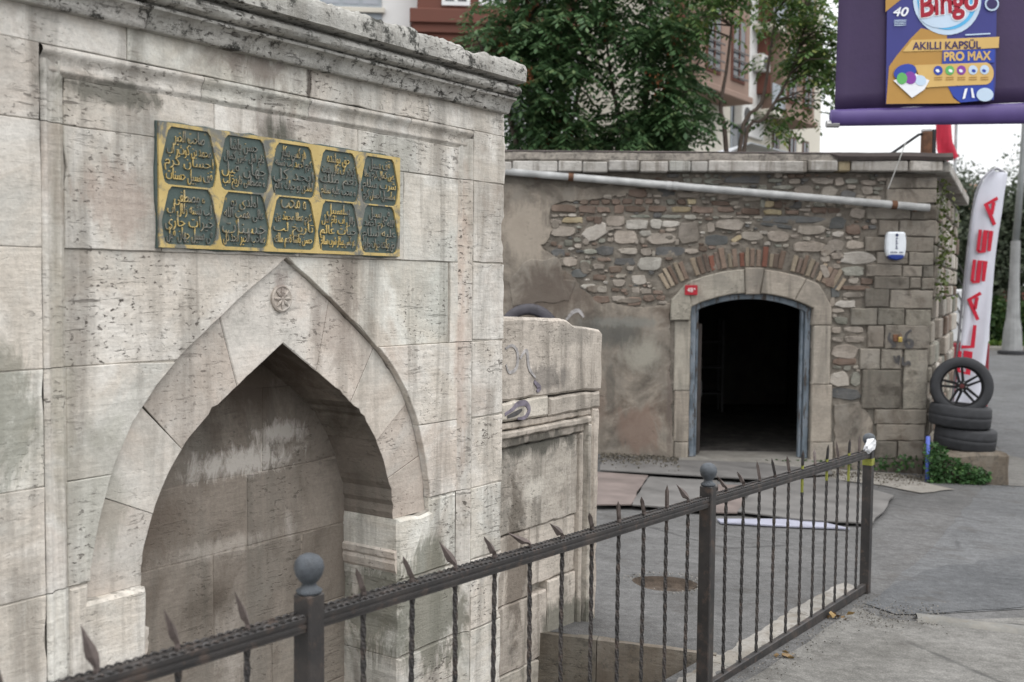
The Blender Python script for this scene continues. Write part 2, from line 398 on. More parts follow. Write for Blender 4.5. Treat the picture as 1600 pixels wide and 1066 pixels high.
# ================================================================== fountain
PINK = (.54, .485, .43); WARM = (.60, .56, .50); GREY = (.55, .54, .50); WHIT = (.69, .67, .625); GREEN = (.43, .43, .375); TAN = (.44, .385, .325)
SOOT = (.085, .075, .068)
STF = [(.05, 2.27, .38, .17, .75, (.19, .15, .13), .8, 6), (-.02, 2.23, .14, .13, .9, (.085, .085, .07), .5, 9), (-.1, 2.45, .5, .09, .75, (.19, .155, .135), .6, 12), (.13, 2.42, .02, .12, .9, (.09, .075, .065), .4, 9), (-1.2, 2.25, .2, .3, .5, (.28, .275, .24), .6, 4), (.55, 2.1, .3, .3, .4, (.34, .335, .30), .7, 4),
       (-1.15, 1.32, .26, .3, .7, (.20, .20, .165), .2, 6), (-.72, 2.28, .3, .06, .8, (.13, .13, .11), .3, 7), (-.70, 1.95, .2, .16, .5, (.33, .25, .21), .2, 5),
       (1.25, 2.1, .3, .4, .4, (.27, .24, .2), .2, 5), (.9, .25, .35, .35, .75, (.15, .15, .12), .1, 5), (-.75, 1.0, .25, .3, .45, (.3, .29, .25), .2, 5),
       (-.9, 1.62, .08, .9, .45, (.27, .255, .20), .5, 5), (1.1, 1.5, .06, 1.1, .5, (.40, .29, .235), .5, 6), (.35, 1.62, .14, .25, .5, (.2, .165, .145), .3, 9)]
TRAV = [(.22, GREEN), (.36, GREY), (.46, WARM), (.55, WHIT), (.66, PINK), (.8, TAN)]
M_TRAV = stone('travertine', TRAV, tint=.3, tone=.08, pits=.95, streak=.55, scale=1.5, stains=STF, bump=.6)
M_RING = stone('arch_limestone', [(.25, (.40, .39, .36)), (.40, (.55, .525, .485)), (.55, PINK), (.72, (.40, .345, .30))], tint=.25, pits=.7, streak=.42, scale=1.9, bump=.45,
               stains=[(.04, 1.69, .05, .1, .6, (.25, .21, .19), .3, 9), (.33, 1.5, .2, .2, .45, (.25, .215, .19), .2, 12), (-.72, 1.0, .16, .32, .5, (.27, .265, .225), .2, 4)])
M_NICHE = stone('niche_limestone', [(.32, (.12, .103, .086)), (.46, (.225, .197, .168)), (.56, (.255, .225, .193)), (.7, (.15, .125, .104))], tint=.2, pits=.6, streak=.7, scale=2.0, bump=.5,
                stains=[(.05, 1.38, .8, .42, .9, (.085, .068, .055), .6, 3), (-.35, .8, .3, .2, .6, (.13, .105, .085), .3, 4), (.10, .985, .42, .095, .85, (.54, .51, .47), .42, 24), (.30, 1.08, .2, .07, .8, (.52, .49, .45), .42, 28), (.05, .25, .14, .28, .6, (.44, .405, .365), .6, 16), (.0, .66, .38, .06, .5, (.44, .41, .37), .6, 24), (.35, .68, .05, .1, .5, (.5, .47, .43), .8, 20), (-.1, .45, .3, .12, .6, (.10, .085, .07), .6, 6), (.4, .5, .2, .2, .5, (.11, .095, .08), .6, 6)])  # first stain: brown soot, its colour also deepening the shade of the niche head
M_CORN = stone('cornice_limestone', [(.25, (.27, .265, .25)), (.45, (.42, .41, .385)), (.62, (.52, .505, .475)), (.8, (.38, .36, .335))], pits=1.0, streak=.45, scale=2.6, bump=1.0, lichen=.95, tint=.2)
M_CORE = plain('lime_mortar', (.36, .335, .295), .95, .3, 14, .6)
ft = frame_thing(FT, 'stone_fountain', 'tall pale stone street fountain with a pointed arch niche and moulded cornice', 'fountain')
AC = .045
OUT = [(.69, .846), (.80, .838), (.95, .805), (1.10, .755), (1.24, .678), (1.36, .58), (1.45, .478), (1.56, .33), (1.64, .22), (1.72, .10), (1.781, 0)]
INN = [(.69, .630), (.80, .622), (.95, .572), (1.05, .518), (1.15, .442), (1.24, .335), (1.31, .235), (1.38, .13), (1.465, 0)]
def oL(h): return AC - interp(OUT, h)
def oR(h): return AC + interp(OUT, h)
PY, SY = .018, .026       # panel face and spandrel face behind the outer frame
bid = [0]
def block(poly, y0, y1, mat=None, name='stone_block', bev=.0025, rg=(.06, .0016), parent=None):
    bid[0] += 1; m = MB(); P = rough(poly, *rg, bid[0]); rc = random.Random(bid[0] * 3 + 1)
    cc = sum((Vector(p) for p in P), Vector((0, 0))) / len(P)
    if len(P) > 12: P = [tuple(Vector(p) + (cc - Vector(p)).normalized() * rc.uniform(.003, .011)) if rc.random() < .07 else p for p in P]     # chipped arrises
    m.prism(P, y0 + random.uniform(-.002, .002), y1, bev)
    return m.build(name, mat or M_TRAV, parent or ft)
HS = [-.66, -.25, .09, .42, .753, 1.08, 1.43, 1.79, 2.16, 2.385]
for i in range(len(HS) - 1):                      # plain outer border, both sides
    h0, h1 = HS[i], HS[i + 1]
    block(rect(-1.75, -.957, h0, h1), 0, .6)
    e = 1.41 + random.uniform(-.008, .006)
    j = random.choice([None, 1.27, 1.31]) if i > 3 else None
    pr = rect(1.163, e, h0, h1)
    rag = [(e - .012 * abs(noise.noise(Vector((0, z * 9, 4)))) - (.02 if abs(z - 1.93) < .05 or abs(z - .2) < .1 else 0), z) for z in [h0 + .004 + (h1 - h0 - .008) * k / 10 for k in range(11)]]
    block([(1.1655, h0 + .002)] + rag + [(1.1655, h1 - .002)], 0, .6, rg=(.07, .004))
for a, b in ((-1.75, -.66), (-.66, .14), (.14, .84), (.84, 1.41)):      # strip under the cornice
    block(rect(a, b, 2.385, 2.50), 0, .6)
for a, b in ((-.873, -.30), (-.30, .42), (.42, 1.079)):      # panel rows above the arch
    block(rect(a, b, 2.16, 2.302), PY, .4)
for a, b in ((-.873, -.52), (-.52, .10), (.10, .70), (.70, 1.079)):
    block(rect(a, b, 1.79, 2.16), PY, .4)
def hs(h0, h1, n=9): return [h0 + (h1 - h0) * k / n for k in range(n + 1)]
g = .0012
block([(-.873, 1.43 + g)] + [(oL(z) - g, z) for z in hs(1.43 + g, 1.79 - g)] + [(-.873, 1.79 - g)], SY, .4, rg=(.2, .0015))
block([(1.02, 1.43 + g)] + [(oR(z) + g, z) for z in hs(1.43 + g, 1.79 - g)] + [(1.02, 1.79 - g)], SY, .4, rg=(.2, .0015))
block(rect(1.022, 1.079, 1.43, 1.79), PY, .4)
for h0, h1 in ((1.08, 1.43), (.753, 1.08)):
    block([(-.873, h0 + g)] + [(oL(z) - g, z) for z in hs(h0 + g, h1 - g)] + [(-.873, h1 - g)], PY, .4, rg=(.2, .0015))
    block([(1.079, h0 + g)] + [(oR(z) + g, z) for z in hs(h0 + g, h1 - g)] + [(1.079, h1 - g)], PY, .4, rg=(.2, .0015))
NJ = .335; JL, JR = AC - .635, AC + .632        # niche depth and jambs
block([(-.873, .42 + g), (JL, .42 + g), (JL + .004, .665), (JL, .69), (oL(.69) - .002, .69), (oL(.753) - .002, .753 - g), (-.873, .753 - g)], PY, NJ, bev=.012)
block([(1.079, .42 + g), (JR, .42 + g), (JR - .004, .665), (JR, .69), (oR(.69) + .002, .69), (oR(.753) + .002, .753 - g), (1.079, .753 - g)], PY, NJ, bev=.012)
for h0, h1 in ((.09, .42), (-.25, .09), (-.66, -.25)):
    j = random.uniform(-.02, .02)
    rg_ = [(JL - .02 * abs(noise.noise(Vector((3, z * 7, 1)))), z) for z in hs(h0 + g, h1 - g)]
    block([(-.873, h0 + g)] + rg_ + [(-.873, h1 - g)], PY, NJ, bev=.01, rg=(.1, .004))
    rg_ = [(JR + .02 * abs(noise.noise(Vector((5, z * 7, 1)))), z) for z in hs(h0 + g, h1 - g)]
    block([(1.079, h0 + g)] + rg_ + [(1.079, h1 - g)], PY, NJ, bev=.01, rg=(.1, .004))
# voussoirs of the pointed arch
def side_curve(tab, n=40):
    p = [Vector((w, h)) for h, w in tab][::-1]; L = [0]
    for a, b in zip(p, p[1:]): L.append(L[-1] + (b - a).length)
    out = []
    for k in range(n + 1):
        t = L[-1] * k / n
        for i in range(len(p) - 1):
            if L[i] <= t <= L[i + 1] + 1e-9: out.append(p[i].lerp(p[i + 1], (t - L[i]) / (L[i + 1] - L[i]))); break
    return out
CO, CI = side_curve(OUT), side_curve(INN)
def inner_soot_shade(o):
    """soffit takes the dark niche stone: brown stain with recess shade in its colour"""
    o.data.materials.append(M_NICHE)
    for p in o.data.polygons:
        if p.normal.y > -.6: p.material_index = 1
for sg, js in ((-1, (0, 10, 22, 31, 40)), (1, (0, 8, 17, 26, 33, 40))):
    for q, (a, b) in enumerate(zip(js, js[1:])):
        if a == 0: continue
        o = [(AC + sg * CO[k].x, CO[k].y) for k in range(a, b + 1)]; i_ = [(AC + sg * CI[k].x, CI[k].y) for k in range(a, b + 1)]
        poly = o + i_[::-1]
        c = sum((Vector(p) for p in poly), Vector((0, 0))) / len(poly)
        poly = [tuple(Vector(p) + (c - Vector(p)).normalized() * .0009) for p in poly]
        inner_soot_shade(block(poly, .050 + .003 * math.sin(q * 3), NJ, M_RING, 'voussoir', .0018, (.3, .001)))
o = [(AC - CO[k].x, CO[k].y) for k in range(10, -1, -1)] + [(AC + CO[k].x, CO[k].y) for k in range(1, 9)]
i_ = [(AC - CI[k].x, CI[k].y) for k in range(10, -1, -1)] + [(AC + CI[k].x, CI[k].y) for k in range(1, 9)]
inner_soot_shade(block(o + i_[::-1], .050, NJ, M_RING, 'keystone', .004, (.3, .001)))
# niche back wall and a narrow rebate ring in front of it
for h0, h1, cuts in ((-.66, -.05, (-.9, -.1, .55, 1.0)), (-.05, .31, (-.9, -.42, .25, 1.0)), (.31, .64, (-.9, -.05, .42, 1.0)), (.64, .93, (-.9, -.46, .12, 1.0)), (.93, 1.27, (-.9, .2, 1.0)), (1.27, 1.6, (-.9, 1.0))):
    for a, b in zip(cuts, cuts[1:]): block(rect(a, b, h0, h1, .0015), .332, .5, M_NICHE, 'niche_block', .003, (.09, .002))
# impost mouldings on the jambs
for sg, J in ((1, JR), (-1, JL)):
    m = MB(); pr = [(0, .43), (.012, .445), (.030, .47), (.036, .50), (.030, .515), (.036, .525), (.036, .55), (.012, .565), (0, .57)]
    ny = 8; vs = []
    for k in range(ny + 1):
        y = .028 + (NJ - .03) * k / ny
        for (o_, h) in pr: vs.append((J - sg * (o_ * (1 - .25 * abs(noise.noise(Vector((y * 14, h * 9, 2)))))) + sg * .02, y, h))
    n = len(pr); m.add(vs, [(k * n + i, k * n + i + 1, (k + 1) * n + i + 1, (k + 1) * n + i) for k in range(ny) for i in range(n - 1)] + [tuple(range(n)), tuple(ny * n + i for i in range(n))])
    m.build('impost_moulding', M_RING, ft)
# frame mouldings: a hollow sloping from the border down to the panel
def moulding(pts_along, horiz, s0, inward):
    prof = [(0, .004), (.006, -.004), (.016, -.005), (.024, .004), (.036, .013), (.052, .017), (.062, .012), (.070, .011), (.076, .019), (.084, PY + .003)]
    vs = []; n = len(prof)
    for t in pts_along:
        for (o_, y) in prof:
            w_ = noise.noise(Vector((t * 3, o_ * 30, 7))) * .003
            vs.append((t, y + w_, s0 - o_ + w_) if horiz else (s0 + inward * o_ + w_, y + w_, t))
    return vs, [(k * n + i, k * n + i + 1, (k + 1) * n + i + 1, (k + 1) * n + i) for k in range(len(pts_along) - 1) for i in range(n - 1)]
def lin(a, b, st=.05): n = max(2, int(abs(b - a) / st)); return [a + (b - a) * k / n for k in range(n + 1)]
for a, b in ((-.95, -.36), (-.358, .14), (.142, .72), (.722, 1.155)):
    m = MB(); m.add(*moulding(lin(a, b), True, 2.384, 0)); m.build('frame_moulding', M_TRAV, ft, smooth=True)
for s0, iw in ((-.956, 1), (1.162, -1)):
    for a, b in ((-.66, .09), (.093, .753), (.756, 1.43), (1.433, 2.16), (2.163, 2.345)):
        m = MB(); m.add(*moulding(lin(a, b), False, s0, iw)); m.build('frame_moulding', M_TRAV, ft, smooth=True)
# cornice
CP = [(.02, 2.486), (-.034, 2.486), (-.040, 2.492), (-.042, 2.502), (-.047, 2.518), (-.056, 2.532), (-.070, 2.541), (-.078, 2.544), (-.079, 2.553), (-.066, 2.556), (-.064, 2.561), (-.084, 2.562), (-.100, 2.569), (-.107, 2.582), (-.104, 2.596), (-.092, 2.605), (-.068, 2.608), (-.066, 2.617), (-.118, 2.619), (-.131, 2.624), (-.133, 2.66), (-.131, 2.69), (-.122, 2.708), (-.06, 2.715), (.05, 2.722), (.5, 2.73)]
def cornice(sa, sb, corner=False, seed=0):
    st = lin(sa, sb, .018); vs = []; n = len(CP)
    stations = [(t, 0) for t in st]
    if corner: stations += [(sb, y) for y in lin(.01, .5, .04)]
    for (t, yy) in stations:
        for j, (o_, h) in enumerate(CP):
            nz = noise.noise(Vector((t * 6, o_ * 14 + yy * 6, h * 14 + seed))) ; nf = noise.noise(Vector((t * 42, o_ * 40 + yy * 42, h * 40)))
            amp = .009 if j >= 18 else .0035
            dz = 0
            if j >= 21: dz = .016 * nz + .012 * nf - (.012 if .92 < t < 1.04 else 0) - (.02 * max(0, noise.noise(Vector((t * 2.3, 5, 5)))))
            oo = o_ + amp * nz * .6 + amp * .45 * nf
            if corner and yy > 0: p = (sb + (-oo if oo < 0 else -oo * .5), yy, h + dz)
            elif corner: k = max(0, 1 - (sb - t) / .2); p = (t + k * (-min(oo, 0)), oo, h + dz)
            else: p = (t, oo, h + dz)
            vs.append(p)
    m = MB(); K = len(stations)
    fs = [(k * n + i, k * n + i + 1, (k + 1) * n + i + 1, (k + 1) * n + i) for k in range(K - 1) for i in range(n - 1)] + [tuple(range(n)), tuple((K - 1) * n + i for i in range(n))]
    m.add(vs, fs); o = m.build('cornice_stone', M_CORN, ft, sharp=38)
for a, b, c in ((-1.75, -.62, False), (-.617, .612, False), (.615, 1.388, False)): cornice(a, b, c, a)
# core behind the facing
m = MB(); m.prism([(-1.74, -.66), (AC - .74, -.66), (AC - .74, .69)] + [(AC - .5 * (CO[k].x + CI[k].x), .5 * (CO[k].y + CI[k].y)) for k in range(39, 0, -1)] + [(AC, 1.62)] + [(AC + .5 * (CO[k].x + CI[k].x), .5 * (CO[k].y + CI[k].y)) for k in range(1, 40)] + [(AC + .74, .69), (AC + .74, -.66), (1.39, -.66), (1.39, 2.6), (-1.74, 2.6)], .10, .62, .002)
m.build('core', M_CORE, ft)
m = MB(); m.prism([(-.9, -.66), (JL - .01, -.66), (JL - .01, .66), (oL(.69) - .004, .70)] + [(oL(z) - .004, z) for z in hs(.72, 1.76, 24)] + [(AC, 1.785)] + [(oR(z) + .004, z) for z in hs(.72, 1.76, 24)[::-1]] + [(oR(.69) + .004, .70), (JR + .01, .66), (JR + .01, -.66), (1.1, -.66), (1.1, 2.31), (-.9, 2.31)], SY + .003, .11, .001); m.build('mortar_bed', M_CORE, ft)
for a_, b_, c_, d_ in ((-1.74, -.962, -.66, 2.48), (1.168, 1.39, -.66, 2.48), (-1.0, 1.2, 2.39, 2.48)): m = MB(); m.box(a_, b_, .004, .12, c_, d_); m.build('mortar_bed', M_CORE, ft)
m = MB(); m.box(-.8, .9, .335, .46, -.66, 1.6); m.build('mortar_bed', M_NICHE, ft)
m = MB(); m.box(-1.74, 1.39, .45, .64, -.66, 2.6); m.build('core', M_CORE, ft)
# rosette on the keystone
m = MB(); rs = .045; cz = 1.633; cx = AC - .012
m.lathe([(rs + .006, .0), (rs + .006, -.012), (rs, -.016), (rs - .006, -.012), (.0, -.011)], 24, (cx, .052, cz), 'y')
for k in range(8):
    a = k * math.pi / 4; p = [Vector((cx + rr * math.cos(a), .038, cz + rr * math.sin(a))) for rr in (.006, .022, .040)]
    m.tube(p, [.003, .0075, .003], 6)
m.lathe([(.009, 0), (.007, -.006), (0, -.008)], 10, (cx, .041, cz), 'y')
m.build('rosette', M_RING, ft)

# ------------------------------------------------------------------ inscription plaque (10 cartouches, raised script)
t = NT('plaque_green', .6, .35); v = t.oc
c = t.ramp(t.noise(v, 6, 7, .65), [(.3, (.045, .068, .062)), (.5, (.066, .095, .088)), (.7, (.10, .12, .105))])
c = t.mix(t.math('MULTIPLY', t.mr(t.noise(v, 16, 6, .7), .56, .7), .6), c, (.16, .155, .13))
c = t.mix(t.mr(t.noise(v, 40, 4, .6), .66, .72), c, (.28, .20, .06))
M_PLQ = t.out(c, t.bump(t.noise(v, 70, 4, .6), .4, .004))
def goldmat(name, wear):
    t = NT(name, .55, .4); v = t.oc
    c = t.ramp(t.noise(v, 9, 6, .6), [(.3, (.42, .31, .105)), (.7, (.56, .43, .18))])
    w_ = t.mr(t.noise(t.vec((1, 1, .8)), 3.4, 8, .72, .6), wear, wear + .06)
    c = t.mix(w_, c, t.ramp(t.noise(v, 14, 5, .6), [(.3, (.10, .11, .10)), (.6, (.19, .185, .16)), (.8, (.24, .2, .1))]))
    c = t.mix(t.mr(t.noise(v, 48, 5, .7), .62, .68), c, (.07, .05, .03))
    return t.out(c, t.bump(t.noise(v, 60, 4, .6), .4, .004))
M_GOLD = goldmat('worn_gold_paint', .495); M_GOLD2 = goldmat('worn_gold_letters', .44)
PX0, PX1, PZ0, PZ1 = -.548, .658, 1.800, 2.216
plq = thing('inscription_plaque', 'dark green plaque with gold borders and raised old script above the arch', 'plaque', FT.o, math.pi / 2 - FT.th)
m = MB(); m.prism(rough(rect(PX0, PX1, PZ0, PZ1, 0), .05, .004, 5), .006, PY + .01, .004); m.build('slab', M_PLQ, plq)
def cart(cx, cz, w_, h_):
    pts_ = [(-.32, .5), (.32, .5), (.38, .42), (.44, .15), (.5, -.12), (.47, -.34), (.44, -.46), (.38, -.5), (-.38, -.5), (-.44, -.46), (-.47, -.34), (-.5, -.12), (-.44, .15), (-.38, .42)]
    return [(cx + a * w_, cz + b * h_) for a, b in pts_]
AR = {}
for ch, base, n in (('ا', 0xFE8D, 2), ('ب', 0xFE8F, 4), ('ت', 0xFE95, 4), ('ج', 0xFE9D, 4), ('ح', 0xFEA1, 4), ('خ', 0xFEA5, 4), ('د', 0xFEA9, 2), ('ر', 0xFEAD, 2), ('ز', 0xFEAF, 2), ('س', 0xFEB1, 4), ('ش', 0xFEB5, 4), ('ص', 0xFEB9, 4), ('ط', 0xFEC1, 4), ('ع', 0xFEC9, 4), ('ف', 0xFED1, 4), ('ق', 0xFED5, 4), ('ك', 0xFED9, 4), ('ل', 0xFEDD, 4), ('م', 0xFEE1, 4), ('ن', 0xFEE5, 4), ('ه', 0xFEE9, 4), ('و', 0xFEED, 2), ('ى', 0xFEEF, 2), ('ي', 0xFEF1, 4)):
    AR[ch] = (base, n)
def shape(wd):
    out = []
    for i, ch in enumerate(wd):
        if ch not in AR: out.append(ch); continue
        b, n = AR[ch]
        prev = i > 0 and wd[i - 1] in AR and AR[wd[i - 1]][1] == 4
        nxt = n == 4 and i + 1 < len(wd) and wd[i + 1] in AR
        out.append(chr(b + (3 if prev and nxt else 2 if nxt else 1 if prev else 0)))
    return ''.join(out[::-1])
LINES = [('صاحب الخير', 'محمد بن', 'احسان كرم'), ('حسن باشا', 'نام اول', 'جهان قيل'), ('هر كسى بيكار', 'كرم احمد', 'ابجد كل'), ('حق يولنده', 'كوثر اب', 'نعم ملك'), ('قف سبيل', 'عين كمال', 'شرب سلام'),
         ('و مصطفى', 'لب تشنه', 'خيرات جارى'), ('اولدى بو', 'عالى همت', 'حسنات'), ('و محب', 'كرم عطا', 'تاريخ لب'), ('سلسبيل', 'زلال اب', 'حيات عالم'), ('فى سبيل', 'الله', 'عليه سلام')]
ncol, cw = 5, (PX1 - PX0 - .02) / 5
for k in range(10):
    ci, ri = k % 5, k // 5
    cx = PX0 + .01 + cw * (ci + .5); hh = (PZ1 - PZ0 - .026) / 2; cz = (PZ1 - .013 - hh * (ri + .5))
    cp = cart(cx, cz, cw * .975, hh * .972)
    n = len(cp); rp = []
    x0, x1, z0, z1 = cx - cw / 2, cx + cw / 2, cz - hh / 2, cz + hh / 2
    if ci == 0: x0 = PX0 + .004
    if ci == 4: x1 = PX1 - .004
    z1 = PZ1 - .004 if ri == 0 else z1
    z0 = PZ0 + .004 if ri == 1 else z0
    for (a, b) in cp:
        u, w_ = (a - cx) / cw, (b - cz) / hh
        if abs(w_) > .42: rp.append((x0 if u < -.36 else x1 if u > .36 else a, z1 if w_ > 0 else z0))
        else: rp.append((x0 if u < 0 else x1, b))
    for q, (a, b) in enumerate(cp):               # corners of the cell
        if q in (0, 13): pass
    rp[0] = (x0, z1); rp[1] = (x1, z1); rp[6] = (x1, z0 + .03 * 0 + hh * .08); rp[7] = (x1, z0); rp[8] = (x0, z0); rp[9] = (x0, z0 + hh * .08)
    yt = -.001
    vs = [(p[0], yt, p[1]) for p in rp] + [(p[0], yt, p[1]) for p in cp] + [(p[0], .007, p[1]) for p in cp] + [(p[0], .007, p[1]) for p in rp]
    fs = []
    for q in range(n):
        r = (q + 1) % n; fs += [(q, r, n + r, n + q), (n + q, n + r, 2 * n + r, 2 * n + q), (3 * n + q, 3 * n + r, r, q)]
    bo = link('cartouche_border', mesh(vs, fs), M_GOLD, plq)
    for li, tx in enumerate([LINES[k][0], LINES[k][1] + ' ' + LINES[(k + 3) % 10][1], LINES[k][2], LINES[(k + 4) % 10][0] + ' ' + LINES[(k + 6) % 10][2]]):
        me = text_mesh(' '.join(shape(w_) for w_ in tx.split()[::-1]), 1.0, .0, res=2, off=-.014)
        xs = [v.co.x for v in me.vertices]; ys = [v.co.y for v in me.vertices]
        if not xs: continue
        wx, wy = max(xs) - min(xs), max(ys) - min(ys)
        tw = cw * (.52, .76, .84, .80)[li]; thh = hh * (.27 if li != 1 else .24)
        me.transform(Matrix.Translation((-(max(xs) + min(xs)) / 2, -(max(ys) + min(ys)) / 2, 0)))
        me.transform(Matrix.Diagonal((tw / wx, thh / wy, 1, 1)))
        bm = bmesh.new(); bm.from_mesh(me)
        bmesh.ops.remove_doubles(bm, verts=bm.verts, dist=1e-5)
        r_ = bmesh.ops.extrude_face_region(bm, geom=bm.faces[:]); 
        for v in [e for e in r_['geom'] if isinstance(e, bmesh.types.BMVert)]: v.co.z += .007
        bm.to_mesh(me); bm.free()
        me.transform(Matrix.Rotation(math.pi / 2, 4, 'X')); me.transform(Matrix.Translation((cx, .0065, cz + hh * (.31 - .212 * li))))
        link('raised_script', me, M_GOLD2, bo)

# ------------------------------------------------------------------ lower side wall with a sunk panel
M_LOW = stone('side_wall_limestone', [(.25, (.30, .27, .235)), (.45, (.45, .41, .36)), (.6, (.53, .485, .43)), (.8, (.38, .325, .28))], pits=.5, streak=.75, scale=2.0, bump=.5, lichen=.3,
              stains=[(1.9, .86, .6, .09, .9, (.12, .115, .10), .3, 8), (1.75, .3, .14, .6, .75, (.13, .11, .09), .2, 6), (1.95, 1.2, .25, .1, .6, (.15, .14, .13), .2, 9), (2.2, 1.42, .4, .1, .5, (.2, .19, .17), .3, 12), (2.2, -.15, .4, .2, .8, (.11, .11, .09), .2, 6), (1.9, .62, .14, .1, 1.0, (.60, .56, .50), .3, 6)])
LY = .10
lw = frame_thing(FT, 'low_stone_wall', 'low weathered stone wall with a sunk panel and broken top beside the fountain', 'wall')
xe = 2.53
def lowblock(poly, y0=LY, y1=LY + .42, name='stone_block', bev=.012, mat=None, rg=(.06, .006)): return block(poly, y0, y1, mat or M_LOW, name, bev, rg, lw)
top = [(1.42, 1.53), (1.7, 1.525), (1.95, 1.515), (2.15, 1.505), (2.22, 1.47), (2.38, 1.455), (2.5, 1.445), (2.535, 1.42)]
lowblock([(1.415, 1.115), (2.0, 1.115), (2.53, 1.10)] + top[::-1])
lowblock(rect(1.415, 1.98, 1.005, 1.112), name='stone_block'); lowblock(rect(1.985, 2.52, 1.0, 1.097))
lowblock([(2.44, -.62), (2.50, -.62), (2.505, .4), (2.515, 1.0), (2.44, 1.0)], bev=.01)
# panel frame: stepped moulding along the top and down the right side
for d0, d1, yy in ((0, .035, LY + .012), (.037, .075, LY - .012), (.077, .125, LY + .02)):
    lowblock(rect(1.415, 2.438 - d0 * .8, 1.0 - d1, 1.0 - d0, .001), yy, LY + .4, 'frame_moulding', .008, rg=(.05, .003))
    lowblock(rect(2.438 - d1 * .8, 2.438 - d0 * .8, -.62, .998 - d1, .001), yy, LY + .4, 'frame_moulding', .008, rg=(.08, .003))
for a, b, h0, h1 in ((1.415, 2.34, .42, .87), (1.415, 1.88, .06, .42), (1.88, 2.34, .10, .42), (1.415, 2.05, -.3, .06), (2.05, 2.34, -.3, .10), (1.415, 2.34, -.62, -.3)):
    lowblock(rect(a, b, h0, h1), LY + .045 + random.uniform(-.005, .005), LY + .4, bev=.008)
m = MB(); m.box(1.42, 2.49, LY + .1, LY + .40, -.62, 1.2); m.build('core', M_CORE, lw)

# ================================================================== fence
t = NT('fence_paint', .5, .45); v = t.vec(jitter=3)
c = t.ramp(t.noise(v, 7, 6, .6), [(.3, (.018, .0175, .018)), (.55, (.032, .029, .028)), (.75, (.062, .052, .046))])
c = t.mix(t.mr(t.noise(v, 16, 7, .75), .53, .62), c, (.062, .046, .038))
M_FEN = t.out(c, t.bump(t.noise(v, 90, 3, .6), .3, .003), t.mr(t.noise(v, 12, 4, .6), .3, .7, .38, .68))
M_TIP = plain('fence_tip_rust', (.105, .085, .078), .7, .35, 30, .3, .003)
M_BALL = plain('fence_ball_grey', (.068, .076, .086), .55, .35, 24, .6, .004)
M_YEL = plain('yellow_paint_on_bar', (.22, .23, .045), .6, .3, 40, .3, .003)
fn = frame_thing(FEN, 'iron_fence', 'dark iron railing with twisted bars, spear tips and ball-topped posts', 'fence')
def rz(s): return .746 - .0385 * s
S0, S1 = -3.3, 3.742
POSTS = [-1.40, 1.172, 3.742]
# hand rail: flat bar with ribs and a rope edge
def rail(sa, sb, name, zf, prof, rope=True):
    m = MB(); st = lin(sa, sb, .25); n = len(prof); vs = []
    for s_ in st:
        for (y, z) in prof: vs.append((s_, y * .9, zf(s_) + z * .88))
    m.add(vs, [(k * n + i, k * n + (i + 1) % n, (k + 1) * n + (i + 1) % n, (k + 1) * n + i) for k in range(len(st) - 1) for i in range(n)] + [tuple(range(n)), tuple((len(st) - 1) * n + i for i in range(n))])
    o = m.build(name, M_FEN, fn)
    if rope:
        for yy in (-.017, .017):
            m = MB(); pts_ = [(s_, yy + .0028 * math.cos(s_ * 260), zf(s_) + .0238 + .0028 * math.sin(s_ * 260)) for s_ in lin(sa, sb, .006)]
            m.tube(pts_, .0034, 4); m.build('rope_edge', M_FEN, o)
    return o
RP = [(-.021, -.024), (-.021, -.014), (-.024, -.012), (-.024, -.003), (-.0205, -.001), (-.0205, .006), (-.024, .008), (-.024, .020), (-.019, .025), (.019, .025), (.024, .020), (.024, .008), (.0205, .006), (.0205, -.001), (.024, -.003), (.024, -.012), (.021, -.014), (.021, -.024)]
segs = [(S0, POSTS[0] - .03), (POSTS[0] + .03, POSTS[1] - .03), (POSTS[1] + .03, POSTS[2] + .03)]
for a, b in segs: rail(a, b, 'top_rail', rz, RP)
def bz(s): return rz(s) - .885
for a, b in segs: rail(a, b - (.06 if b > 3 else 0), 'bottom_rail', bz, [(-.018, -.03), (-.018, .026), (-.012, .03), (.012, .03), (.018, .026), (.018, -.03)], False)
for k, s_ in enumerate(POSTS):
    m = MB(); b = .030; lean = -.012
    z0, z1 = bz(s_) - .10, rz(s_) + (.075 if k < 2 else .03)
    m.bbox(s_ - b, s_ + b, -b, b, z0, z1, .004); p = m.build('post', M_FEN, fn)
    m = MB(); zb = z1
    m.lathe([(.032, zb), (.035, zb + .008), (.022, zb + .018), (.018, zb + .026), (.026, zb + .034), (.036, zb + .05), (.0405, zb + .068), (.037, zb + .086), (.026, zb + .099), (.012, zb + .105), (0, zb + .106)], 20, (s_, 0, 0))
    m.build('ball_finial', M_BALL, p, smooth=True)
    if k == 2:
        m = MB(); m.bbox(s_ - b - .002, s_ + b + .002, -b - .002, b + .002, rz(s_) - .075, rz(s_) - .028, .003); m.build('yellow_paint', M_YEL, p)
